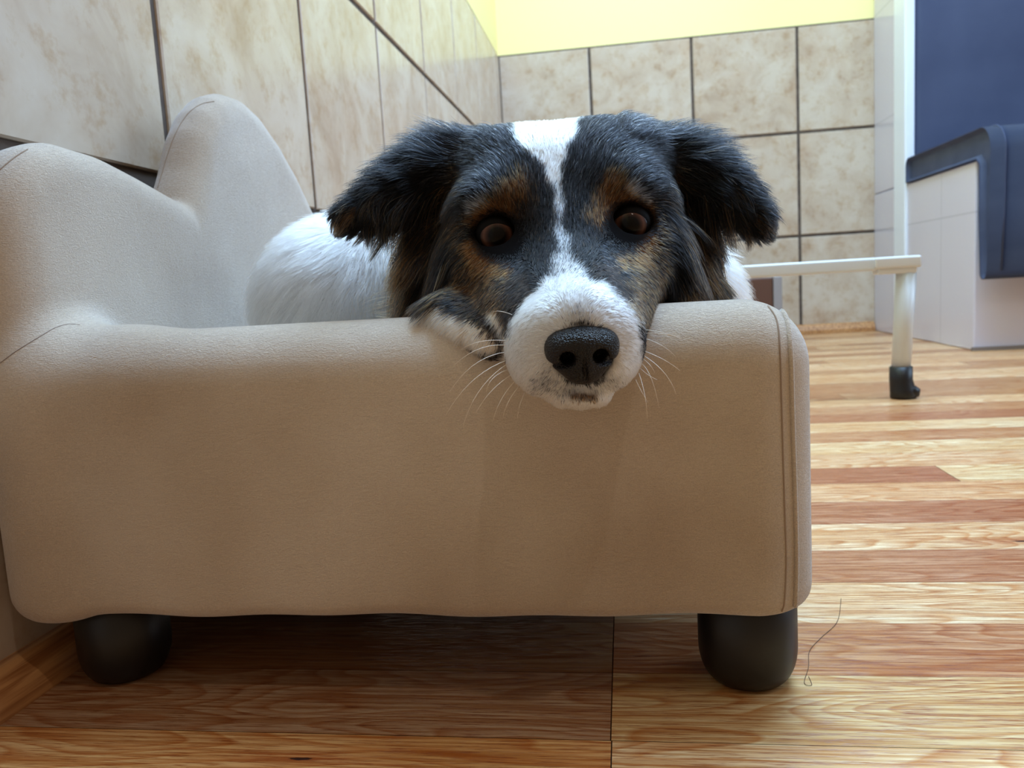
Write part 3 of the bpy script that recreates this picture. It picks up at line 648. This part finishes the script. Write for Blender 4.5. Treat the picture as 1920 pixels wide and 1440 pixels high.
# coat: markings and painted forehead sheen as soft strokes (x0, y0, r0, x1, y1, r1, mix, share, soft) painted in order over black
MIX = {'K': [('K', .75), ('G', .2), ('D', .05)], 'KG': [('K', .62), ('G', .32), ('S', .06)], 'A': [('T', .30), ('D', .38), ('K', .26), ('L', .06)], 'A2': [('D', .50), ('T', .18), ('K', .27), ('L', .05)],
       'T': [('T', .66), ('L', .07), ('D', .27)], 'TD': [('T', .42), ('D', .3), ('B', .18), ('L', .10)], 'S': [('S', .55), ('W', .25), ('G', .2)], 'W': [('W', 1.0)], 'C': [('C', .8), ('W', .2)],
       'B': [('B', .7), ('K', .2), ('D', .1)], 'SW': [('W', .55), ('S', .3), ('G', .15)], 'L': [('L', .5), ('D', .5)], 'MG': [('S', .4), ('W', .3), ('G', .3)], 'N': [('B', .6), ('T', .4)]}
STROKES = [(930, 270, 70, 1180, 260, 70, 'KG', .9, 40), (880, 340, 50, 900, 300, 60, 'KG', .6, 40), (1210, 330, 50, 1190, 290, 60, 'KG', .6, 40),  # forehead: grey-tipped black coat, bluish sheen painted in as greyer strands
  # cheeks
  (862, 520, 34, 930, 570, 44, 'A', .95, 22), (1238, 500, 30, 1190, 560, 46, 'A', .95, 22), (850, 455, 26, 845, 420, 20, 'A2', .6, 18), (1240, 440, 20, 1245, 420, 18, 'A2', .6, 18),
  # over the eyes
  (925, 398, 24, 975, 356, 30, 'TD', .95, 14), (1128, 405, 24, 1150, 352, 26, 'TD', .95, 14), (1175, 378, 20, 1212, 392, 14, 'TD', .9, 10), (890, 410, 14, 915, 398, 18, 'TD', .9, 10),
  (996, 400, 12, 1000, 350, 10, 'B', .8, 8), (882, 396, 6, 925, 364, 7, 'S', .9, 6), (1178, 352, 6, 1212, 376, 7, 'S', .9, 6),
  # under the eyes
  (878, 460, 12, 900, 500, 17, 'T', .95, 9), (900, 500, 17, 952, 512, 15, 'T', .9, 12), (1220, 445, 12, 1200, 480, 16, 'T', .95, 9), (1200, 482, 16, 1165, 492, 15, 'T', .85, 12),
  (930, 540, 16, 900, 520, 10, 'A2', .7, 12), (1180, 520, 14, 1205, 505, 10, 'A2', .7, 12),
  # dark muzzle sides
  (990, 440, 15, 985, 520, 20, 'K', .95, 9), (980, 530, 22, 960, 590, 20, 'B', .95, 10), (1108, 440, 14, 1125, 500, 22, 'K', .95, 9), (1130, 510, 24, 1160, 555, 18, 'B', .95, 10),
  # throat, jaw line, lip corner
  (800, 590, 30, 915, 642, 22, 'C', 1.0, 5), (866, 556, 7, 942, 622, 7, 'B', .95, 5), (925, 590, 10, 948, 640, 13, 'C', .9, 8), (915, 612, 9, 938, 636, 6, 'B', .9, 5),
  (1190, 570, 16, 1185, 590, 10, 'L', .9, 10),
  # blaze and muzzle
  (1022, 205, 66, 1022, 240, 56, 'W', 1.0, 6), (1022, 240, 56, 1028, 280, 33, 'W', 1.0, 7), (1028, 280, 33, 1040, 330, 12, 'W', 1.0, 8), (1040, 330, 13, 1048, 390, 7, 'W', .85, 7), (1048, 390, 7, 1051, 450, 10, 'S', .85, 8),
  (1050, 440, 8, 1058, 500, 20, 'SW', .7, 13), (1058, 500, 20, 1066, 560, 48, 'SW', .85, 20), (1060, 505, 8, 1068, 562, 50, 'W', .92, 18), (1068, 562, 50, 1075, 612, 106, 'W', 1.0, 15), (1077, 618, 98, 1078, 645, 122, 'W', 1.0, 9), (1078, 645, 124, 1076, 690, 140, 'W', 1.0, 8),
  (1084, 585, 16, 1084, 602, 26, 'MG', .4, 12), (1012, 722, 16, 1060, 722, 22, 'MG', .55, 14), (1155, 715, 12, 1120, 722, 18, 'MG', .5, 14), (1020, 690, 12, 1040, 705, 14, 'MG', .35, 12),
  (1075, 744, 7, 1112, 742, 7, 'N', .9, 5),
  # ears
  (800, 415, 26, 800, 530, 34, 'A2', .85, 22), (790, 450, 14, 796, 500, 18, 'TD', .75, 16), (1300, 420, 26, 1300, 520, 34, 'A2', .85, 22), (1300, 450, 14, 1306, 500, 18, 'TD', .75, 16),
  (860, 330, 14, 835, 400, 18, 'A2', .6, 16), (1258, 340, 14, 1275, 400, 18, 'A2', .6, 16), (640, 418, 12, 660, 405, 14, 'L', .8, 10), (1436, 424, 8, 1410, 405, 12, 'A2', .7, 10),
  (838, 520, 12, 840, 440, 12, 'K', .9, 8), (1264, 540, 14, 1258, 430, 10, 'K', .9, 8), (800, 508, 16, 830, 505, 18, 'K', .95, 6), (1280, 545, 18, 1320, 540, 14, 'K', .95, 6),
  (932, 441, 45, 945, 446, 43, 'K', .95, 6), (960, 452, 22, 985, 466, 10, 'K', .9, 6), (1183, 419, 43, 1175, 422, 41, 'K', .95, 6), (1150, 432, 20, 1135, 446, 9, 'K', .9, 6), (1093, 664, 56, 1093, 668, 54, 'K', 1.0, 4)]
def coat(px, py, strands=True):
    n = len(px); col = np.zeros((n, 3)); col[:] = lin(CK['K'])
    def draw(mix, k):
        names = [lin(CK[c]) for c, _ in MIX[mix]]; p = np.array([q for _, q in MIX[mix]])
        if not strands: return np.tile((np.array(names) * p[:, None]).sum(0), (k, 1))
        return np.array(names)[rng.choice(len(p), k, p=p / p.sum())]
    col[:] = draw('K', n)
    wob = 4 * np.sin(px * 0.11 + py * 0.07) + 4 * np.sin(py * 0.13 - px * 0.05)
    for x0, y0, r0, x1, y1, r1, mix, share, soft in STROKES:
        dx, dy = x1 - x0, y1 - y0; t = np.clip(((px - x0) * dx + (py - y0) * dy) / (dx * dx + dy * dy + 1e-6), 0, 1)
        d = np.hypot(px - x0 - t * dx, py - y0 - t * dy) - (r0 + (r1 - r0) * t) + wob * min(1, soft / 14)
        pr = np.clip(0.5 - d / (2 * soft), 0, 1); pr = pr * pr * (3 - 2 * pr) * share
        if strands: hit = rng.random(n) < pr; col[hit] = draw(mix, int(hit.sum()))
        else: col = col * (1 - pr[:, None]) + draw(mix, n) * pr[:, None]
    return col
def proj_many(P):
    d = P - CAM; w = d @ FW; return 960 + F_PX * (d @ RT) / w, 720 - F_PX * (d @ UP) / w, w
def weights(px, py, power):
    d2 = (px[:, None] - cxy[None, :, 0]) ** 2 + (py[:, None] - cxy[None, :, 1]) ** 2 + 30.0
    w = d2 ** (-power / 2); return w / w.sum(1)[:, None]
def is_body(px, py, w):
    return (w > 0.515) | ((px > 1330) & (w > 0.50) & (py > 430)) | ((px < 760) & (w > 0.50))

# skin colours
px, py, pw = proj_many(DVw); skin = coat(px, py, False)
bod = is_body(px, py, pw); skin[bod] = lin(CK['W'])
skin = skin * 0.75
def coat_skin():
    N = Nodes('dog_skin'); a = N.n('ShaderNodeAttribute', attribute_name='coat'); N.l(a.outputs['Color'], N.b.inputs['Base Color'])
    N.b.inputs['Roughness'].default_value = 0.9; N.b.inputs['Specular IOR Level'].default_value = 0.04; return N.m
body = np_mesh('body', DVw, DQ, coat_skin(), dog)
ca = body.data.attributes.new('coat', 'FLOAT_COLOR', 'POINT'); ca.data.foreach_set('color', np.concatenate([skin, np.ones((len(skin), 1))], 1).astype(np.float32).ravel())
# consistent outward normals
dn = np.zeros((len(DVw), 3)); body.data.vertex_normals.foreach_get('vector', nv := np.zeros(len(DVw) * 3, np.float32)); dn = nv.reshape(-1, 3)
i0 = np.argmin(np.abs(px - 1050) + np.abs(py - 330) + pw * 500)
if dn[i0] @ FW > 0: 
    body.data.flip_normals(); dn = -dn
i0 = None

def fur_material():
    N = Nodes('dog_fur'); t = N.t; a = N.n('ShaderNodeAttribute', attribute_name='coat')
    for nd in list(t.nodes):
        if nd.type == 'BSDF_PRINCIPLED': t.nodes.remove(nd)
    h = t.nodes.new('ShaderNodeBsdfHairPrincipled'); h.parametrization = 'COLOR'
    N.l(a.outputs['Color'], h.inputs['Color']); h.inputs['Roughness'].default_value = 0.48; h.inputs['Radial Roughness'].default_value = 0.55
    h.inputs['Random Roughness'].default_value = 0.2; h.inputs['IOR'].default_value = 1.24
    out = [n for n in t.nodes if n.type == 'OUTPUT_MATERIAL'][0]; N.l(h.outputs[0], out.inputs['Surface']); return N.m
FUR = fur_material()

# sample roots on the mesh
tri = np.concatenate([DQ[:, [0, 1, 2]], DQ[:, [0, 2, 3]]]); ta, tb, tcv = DVw[tri[:, 0]], DVw[tri[:, 1]], DVw[tri[:, 2]]
tar = np.linalg.norm(np.cross(tb - ta, tcv - ta), axis=1) / 2; tcen = (ta + tb + tcv) / 3
tn = dn[tri].mean(1); tn /= np.linalg.norm(tn, axis=1)[:, None] + 1e-9
tpx, tpy, tpw = proj_many(tcen); tbod = is_body(tpx, tpy, tpw)
vd = CAM - tcen; vd /= np.linalg.norm(vd, axis=1)[:, None]; facing = (tn * vd).sum(1)
def roots(mask, count, minface=-0.35):
    wgt = tar * mask * np.clip((facing - minface) * 2.0, 0, 1); wgt /= wgt.sum()
    i = rng.choice(len(tri), count, p=wgt); u = rng.random((count, 2)); fl = u.sum(1) > 1; u[fl] = 1 - u[fl]
    P = ta[i] + (tb[i] - ta[i]) * u[:, :1] + (tcv[i] - ta[i]) * u[:, 1:]; Nn = dn[tri[i]]
    bw = np.stack([1 - u.sum(1), u[:, 0], u[:, 1]], 1)[:, :, None]; Nn = (Nn * bw).sum(1); Nn /= np.linalg.norm(Nn, axis=1)[:, None] + 1e-9
    return P, Nn
def smooth_noise(P, scale, seed):
    r = np.random.default_rng(seed); out = np.zeros(len(P))
    for k in range(6):
        d = r.normal(size=3); d /= np.linalg.norm(d); out += np.sin(P @ d * scale * (0.6 + 0.25 * k) + r.uniform(0, 6.28))
    return out / 3
def make_fur(name, P, Nn, D2, L, lift, C, r0, npt=6, clump=0.0, nclump=0, grav=0.0, jitter=0.12, curl=0.0):
    n = len(P)
    D3 = D2[:, :1] * RT - D2[:, 1:] * UP
    Tn = D3 - Nn * (D3 * Nn).sum(1)[:, None]; Tn /= np.linalg.norm(Tn, axis=1)[:, None] + 1e-6
    Bn = np.cross(Nn, Tn)
    ang = smooth_noise(P, 160, 3) * 0.18 + rng.normal(0, jitter, n)
    Tn = Tn * np.cos(ang)[:, None] + Bn * np.sin(ang)[:, None]
    lf = (lift * rng.uniform(0.6, 1.5, n))[:, None]
    L = L * rng.uniform(0.65, 1.15, n)
    s = np.linspace(0, 1, npt)
    pts = np.zeros((n, npt, 3)); p = P - Nn * 0.0002; pts[:, 0] = p
    G = np.array([0, 0, -1.0])
    cur = smooth_noise(P, 90, 9)
    for k in range(1, npt):
        dirk = Tn + Nn * (lf * 1.7 * (1 - 0.6 * s[k]) + 0.13) + G * grav * s[k] + Bn * (curl * np.sin(s[k] * 5 + cur * 3))[:, None]
        dirk /= np.linalg.norm(dirk, axis=1)[:, None]
        p = p + dirk * (L / (npt - 1))[:, None]; pts[:, k] = p
    if clump and nclump:
        gi = rng.choice(n, nclump, replace=False); kd = kdtree.KDTree(nclump)
        for j, g in enumerate(gi): kd.insert(P[g], j)
        kd.balance(); own = np.array([kd.find(q)[1] for q in P]); tgt = pts[gi][own]
        wk = (clump * s ** 1.5)[None, :, None] * rng.uniform(0.6, 1.0, n)[:, None, None]
        pts = pts * (1 - wk) + tgt * wk
    hc = bpy.data.hair_curves.new(name); hc.add_curves([npt] * n)
    hc.attributes['position'].data.foreach_set('vector', pts.reshape(-1).astype(np.float32))
    rad = hc.attributes.get('radius') or hc.attributes.new('radius', 'FLOAT', 'POINT')
    rv = (r0 * np.clip(1.05 - s ** 2 * 0.95, 0.08, 1))[None, :] * rng.uniform(0.75, 1.2, n)[:, None]
    rad.data.foreach_set('value', rv.reshape(-1).astype(np.float32))
    C = np.clip(C * np.where(C.mean(1) < 0.4, rng.uniform(0.5, 1.7, n), rng.uniform(0.85, 1.08, n))[:, None], 0.002, 0.93)
    at = hc.attributes.new('coat', 'FLOAT_COLOR', 'CURVE'); at.data.foreach_set('color', np.concatenate([C, np.ones((n, 1))], 1).astype(np.float32).ravel())
    o = bpy.data.objects.new(name, hc); COL.objects.link(o); hc.materials.append(FUR); o.parent = dog
    return o
def pick(px, py, power=5.0):
    out = np.zeros((len(px), 3)); dd = np.zeros((len(px), 2)); ll = np.zeros(len(px)); lf = np.zeros(len(px))
    for a in range(0, len(px), 20000):
        sl = slice(a, a + 20000); w = weights(px[sl], py[sl], power); w2 = weights(px[sl], py[sl], 3.5); dd[sl] = w2 @ cdir; ll[sl] = w2 @ clen; lf[sl] = w2 @ clift
    return out, dd, ll, lf
EYES = ((932, 441), (1183, 419))
def face_fur(name, mask, count, r0, FL=1.0, **kw):
    P, Nn = roots(mask, count); x, y, w = proj_many(P)
    keep = np.ones(len(P), bool)
    for ex, ey in EYES: keep &= ((x - ex) / 38) ** 2 + ((y - ey) / 33) ** 2 > 1
    keep &= ~(((x - 1093) / 64) ** 2 + ((y - 664) / 50) ** 2 < 1)
    P, Nn, x, y = P[keep], Nn[keep], x[keep], y[keep]
    C, dd, ll, lf = pick(x, y); C = coat(x, y)
    bright = rng.random(len(x)) < 0.07; C[bright & (C.mean(1) < 0.05)] *= 4.0
    # shorten around the eyes and turn away from them
    for ex, ey in EYES:
        q = np.sqrt(((x - ex) / 38) ** 2 + ((y - ey) / 33) ** 2); f = np.clip((q - 1) / 0.8, 0, 1); ll = ll * (0.35 + 0.65 * f)
        out = np.stack([x - ex, y - ey], 1); out /= np.linalg.norm(out, axis=1)[:, None]; g = np.clip(1.5 - q, 0, 0.5)[:, None] * 2; dd = dd * (1 - g) + out * g
        near = q < 1.22; C[near] = C[near] * 0.0 + np.array(lin(CK['K']))
    return make_fur(name, P, Nn, dd, ll * FL / 1000, lf, C, r0, **kw)
ear_m = (~tbod) & ((tpx < 842) | (tpx > 1262)) & (tpy < 575)
face_m = (~tbod) & ~ear_m
face_fur('face_fur', face_m, 110000, 0.00012, FL=0.74, npt=5, clump=0.25, nclump=9000, grav=0.0)
face_fur('ear_fur', ear_m, 26000, 0.00014, npt=8, clump=0.6, nclump=900, grav=0.25, jitter=0.16, curl=0.12)
# long wispy fringe hanging from the lower edges of the ears
fm = ear_m & (tpy > 345) & (((tpx > 690) & (tpx < 842)) | ((tpx > 1262) & (tpx < 1395))) & (tn @ UP < 0.3)
P, Nn = roots(fm, 9000, -0.8); x, y, w = proj_many(P); left = x < 1050
edge = np.where(left, np.clip((x - 690) / 100, 0, 1), np.clip((1395 - x) / 100, 0, 1))
C = coat(x, y); m2 = C.mean(1) > 0.02; alt = rng.random(len(x)); C[alt < 0.30] = lin(CK['D']); C[alt < 0.14] = lin(CK['T']); C[alt < 0.05] = lin(CK['L'])
dd = np.stack([np.where(left, -0.62, 0.60) + rng.normal(0, 0.12, len(x)), np.full(len(x), 0.85)], 1)
make_fur('ear_fringe', P, Nn, dd, 0.016 + 0.030 * edge, np.full(len(x), 0.12), C, 0.00014, npt=9, clump=0.85, nclump=130, grav=0.55, jitter=0.22, curl=0.28)
# stray longer hairs along the tops of the ears and the crown
fm = (~tbod) & (tn @ UP > 0.2) & ((ear_m & (tpy < 400)) | ((tpy < 262) & ((tpx < 930) | (tpx > 1150))))
P, Nn = roots(fm, 5200, -0.9); x, y, w = proj_many(P); C, dd, ll, lf = pick(x, y); C = coat(x, y)
make_fur('ear_fur', P, Nn, dd, ll / 1000 * 1.25, lf + 0.22, C, 0.00011, npt=8, clump=0.65, nclump=420, grav=0.2, jitter=0.3, curl=0.2)
# body coat
P, Nn = roots(tbod, 42000, -0.3); x, y, w = proj_many(P)
fx = np.interp(x, [460, 560, 700, 800, 1300, 1390], [-0.55, -0.45, -0.2, 0.0, 0.3, 0.5]); fy = np.interp(y, [380, 470, 560], [0.35, 0.7, 1.0])
C = np.tile(np.array(lin(CK['W'])), (len(P), 1)); cm = rng.random(len(P)) < np.clip((x - 640) / 400, 0, 0.35); C[cm] = lin(CK['C'])
make_fur('body_fur', P, Nn, np.stack([fx, fy], 1), np.full(len(P), 0.026), np.full(len(P), 0.16), C, 0.00020, npt=7, clump=0.55, nclump=2200, grav=0.15, jitter=0.2, curl=0.08)

# eyes
def eye(px, py, w, R, look):
    c = W(px, py, w + R)
    fwd = np.array(look, float) - c; fwd /= np.linalg.norm(fwd)
    up = UP - fwd * (UP @ fwd); up /= np.linalg.norm(up); rt = np.cross(up, fwd)
    V = []; Fc = []; n = 48; rings = 40
    for i in range(rings + 1):
        th = math.pi * i / rings
        r = R * (1 + 0.035 * math.exp(-(th / 0.45) ** 2))
        for k in range(n):
            a = 2 * math.pi * k / n; V.append(c + r * (math.cos(th) * fwd + math.sin(th) * (math.cos(a) * rt + math.sin(a) * up)))
    for i in range(rings):
        for k in range(n):
            k2 = (k + 1) % n; Fc.append((i * n + k, (i + 1) * n + k, (i + 1) * n + k2, i * n + k2))
    o = mesh_obj('eye', V, Fc, EYE, dog); me = o.data
    th = np.repeat([math.pi * i / rings for i in range(rings + 1)], n).astype(np.float32)
    a = me.attributes.new('polar', 'FLOAT', 'POINT'); a.data.foreach_set('value', th)
    an = np.tile(np.arange(n) / n * 6.2832, rings + 1).astype(np.float32); a = me.attributes.new('azimuth', 'FLOAT', 'POINT'); a.data.foreach_set('value', np.cos(an * 9) * 0.5 + 0.5)
    return o, c, fwd, rt, up
def eye_mat():
    N = Nodes('brown_eye'); a = N.n('ShaderNodeAttribute', attribute_name='polar'); n = N.n('ShaderNodeTexNoise', Scale=900.0, Detail=3.0)
    r = N.ramp(a.outputs['Fac'], [(0.0, rgba((4, 3, 4))), (0.34, rgba((6, 5, 5))), (0.46, rgba((56, 36, 29))), (0.60, rgba((98, 65, 50))), (0.72, rgba((66, 44, 35))), (0.78, rgba((12, 8, 8))), (1.0, rgba((20, 14, 13)))])
    N.l(N.mix(0.35, r.outputs[0], N.mix(1.0, r.outputs[0], N.ramp(n.outputs[0], [(0.3, (0.3, 0.3, 0.3, 1)), (0.7, (1, 1, 1, 1))]).outputs[0], 'MULTIPLY')), N.b.inputs['Base Color'])
    N.b.inputs['Roughness'].default_value = 0.5; N.b.inputs['Specular IOR Level'].default_value = 0.1; N.b.inputs['Coat Weight'].default_value = 0.2; N.b.inputs['Coat Roughness'].default_value = 0.02; return N.m
EYE = eye_mat()
LID = plain('dark_eyelid', (11, 9, 9), 0.6, 0.08)
def eyelid(o, c, fwd, rt, up, R, roll, sx, inner):
    """thin skin shell over the eyeball with an almond opening"""
    n = 72; rings = 14; V = []; Fc = []; th_out = 1.45
    for i in range(rings + 1):
        s = i / rings
        for k in range(n):
            a = 2 * math.pi * k / n; a2 = a - roll
            # opening half-angle: wide sideways, less up and down, pointed at the inner corner
            ca_, sa_ = math.cos(a2) * inner, math.sin(a2)
            rx = 0.88 if ca_ > 0 else 0.78; ry = 0.47 if sa_ > 0 else 0.64
            t0 = 1 / math.sqrt((ca_ / rx) ** 2 + (sa_ / ry) ** 2)
            if ca_ > 0: t0 += 0.10 * ca_ ** 6
            th = t0 + (th_out - t0) * s
            rr = R * (1.0 + 0.030 * math.sin(min(s * 3, 1.0) * math.pi / 2))
            V.append(c + rr * (math.cos(th) * fwd + math.sin(th) * (math.cos(a) * rt + math.sin(a) * up)))
    for i in range(rings):
        for k in range(n):
            k2 = (k + 1) % n; Fc.append((i * n + k, (i + 1) * n + k, (i + 1) * n + k2, i * n + k2))
    e = mesh_obj('eyelid', V, Fc, LID, dog); return e
LOOK = CAM + RT * 0.01 + UP * 0.03
for (ex, ey, inner, roll) in ((931, 445, 1, 0.05), (1181, 425, -1, 0.12)):
    rr = 0.0125
    o, c, f_, r_, u_ = eye(ex, ey, 0.4165, rr, LOOK)
    eyelid(o, c, f_, r_, u_, rr, roll, 1, inner)

# nose leather
def nose():
    Nf = Field((-0.02, -0.018, -0.02), (0.02, 0.018, 0.016), 0.00055, 0.02)
    Nf.ellipsoid((0, 0.0035, -0.004), (0.0148, 0.0085, 0.011), 0.004)
    Nf.ellipsoid((-0.0088, 0.001, -0.0035), (0.0066, 0.0078, 0.0090), 0.003)
    Nf.ellipsoid((0.0088, 0.001, -0.0035), (0.0066, 0.0078, 0.0090), 0.003)
    Nf.ellipsoid((0, -0.0050, -0.003), (0.0098, 0.0088, 0.0080), 0.004)
    for s in (-1, 1):   # nostrils: round hole with a slit curling outwards
        Nf.cone((s * 0.0070, -0.0018, 0.010), (s * 0.0066, -0.0004, -0.004), 0.0034, 0.0030, 0.0016, True)
        Nf.cone((s * 0.0074, -0.0034, 0.0045), (s * 0.0156, -0.0040, -0.0050), 0.0019, 0.0014, 0.0012, True)
    Nf.cone((0, -0.0020, 0.0058), (0, -0.015, 0.0006), 0.0007, 0.0014, 0.0010, True)
    V, Q = Nf.mesh()
    roll = math.radians(5); ax = RT * math.cos(roll) + UP * math.sin(roll); ay = -RT * math.sin(roll) + UP * math.cos(roll)
    tilt = math.radians(12); az = -FW; ay2 = ay * math.cos(tilt) - az * math.sin(tilt) * -1; az2 = np.cross(ax, ay2)
    c = W(1093, 662, 0.3285)
    Vw = c + V[:, :1] * ax * 1.0 + V[:, 1:2] * ay2 + V[:, 2:] * az2
    N = Nodes('nose_leather'); vo = N.n('ShaderNodeTexVoronoi', Scale=1300.0); tc = N.n('ShaderNodeTexCoord'); N.l(tc.outputs['Object'], vo.inputs['Vector'])
    n2 = N.n('ShaderNodeTexNoise', Scale=120.0, Detail=3.0); N.l(tc.outputs['Object'], n2.inputs['Vector'])
    N.l(N.ramp(n2.outputs[0], [(0.4, rgba((17, 15, 16))), (0.7, rgba((32, 27, 27)))]).outputs[0], N.b.inputs['Base Color'])
    N.b.inputs['Roughness'].default_value = 0.38; N.b.inputs['Specular IOR Level'].default_value = 0.28
    iv = N.n('ShaderNodeMath', operation='SUBTRACT'); iv.inputs[0].default_value = 1.0; N.l(vo.outputs['Distance'], iv.inputs[1])
    N.l(N.bump(iv.outputs[0], 0.9, 0.0006), N.b.inputs['Normal'])
    o = np_mesh('nose', Vw, Q, N.m, dog)
    nv = np.zeros(len(Vw) * 3, np.float32); o.data.vertex_normals.foreach_get('vector', nv); nv = nv.reshape(-1, 3)
    j = np.argmax(V[:, 2])
    if nv[j] @ FW > 0: o.data.flip_normals()
    return o
nose()
# whiskers
WH = plain('whisker', (236, 226, 210), 0.4)
wl = [((955, 640), (900, 632), (865, 655)), ((955, 648), (895, 640), (846, 690)), ((950, 660), (885, 668), (843, 735)), ((952, 675), (880, 700), (836, 778)), ((955, 680), (890, 720), (868, 800)),
      ((955, 692), (915, 705), (912, 735)), ((960, 702), (915, 730), (892, 775)), ((968, 712), (935, 745), (924, 790)), ((975, 722), (950, 750), (943, 782)), ((985, 735), (973, 755), (970, 785)),
      ((1195, 618), (1240, 618), (1278, 636)), ((1195, 626), (1235, 622), (1275, 632)), ((1196, 632), (1240, 640), (1266, 668)), ((1198, 655), (1245, 670), (1275, 695)), ((1198, 662), (1252, 690), (1268, 740)),
      ((1198, 668), (1220, 680), (1228, 700)), ((1198, 678), (1222, 690), (1236, 765)), ((1200, 690), (1215, 705), (1232, 712)), ((1198, 700), (1212, 740), (1214, 785)), ((1192, 712), (1200, 730), (1215, 755)),
      ((1180, 600), (1165, 570), (1185, 562)), ((960, 590), (935, 580), (925, 585))]
for a, b_, c in wl:
    w0 = 0.352; s = np.linspace(0, 1, 10)[:, None]; P = (1 - s) ** 2 * np.array(a) + 2 * s * (1 - s) * (np.array(b_) * 1.0) + s ** 2 * np.array(c)
    pts = [W(p[0], p[1], w0 - 0.012 * math.sin(t * 2.2)) for p, t in zip(P, s[:, 0])]
    tube('whisker', pts, np.linspace(0.00016, 0.00006, 10), WH, dog, 5)
adopt(dog)

# ------------------------------------------------------------------ stray hairs on the floor
HAIR = plain('stray_hair', (92, 66, 46), 0.5); HAIRL = plain('pale_hair', (190, 176, 160), 0.5)
def on_floor(px, py, z=0.0004):
    d = W(px, py, 1.0) - CAM; t = (z - CAM[2]) / d[2]; return CAM + d * t
o = tube('stray_hair', spline([on_floor(*p) for p in ((1577, 1122), (1570, 1165), (1540, 1195), (1518, 1220), (1516, 1250), (1508, 1280), (1522, 1284), (1516, 1268))], 40), 0.00016, HAIR, None, 5)
tag(o, 'long curled dark hair lying on the floor right of the sofa foot', 'hair')
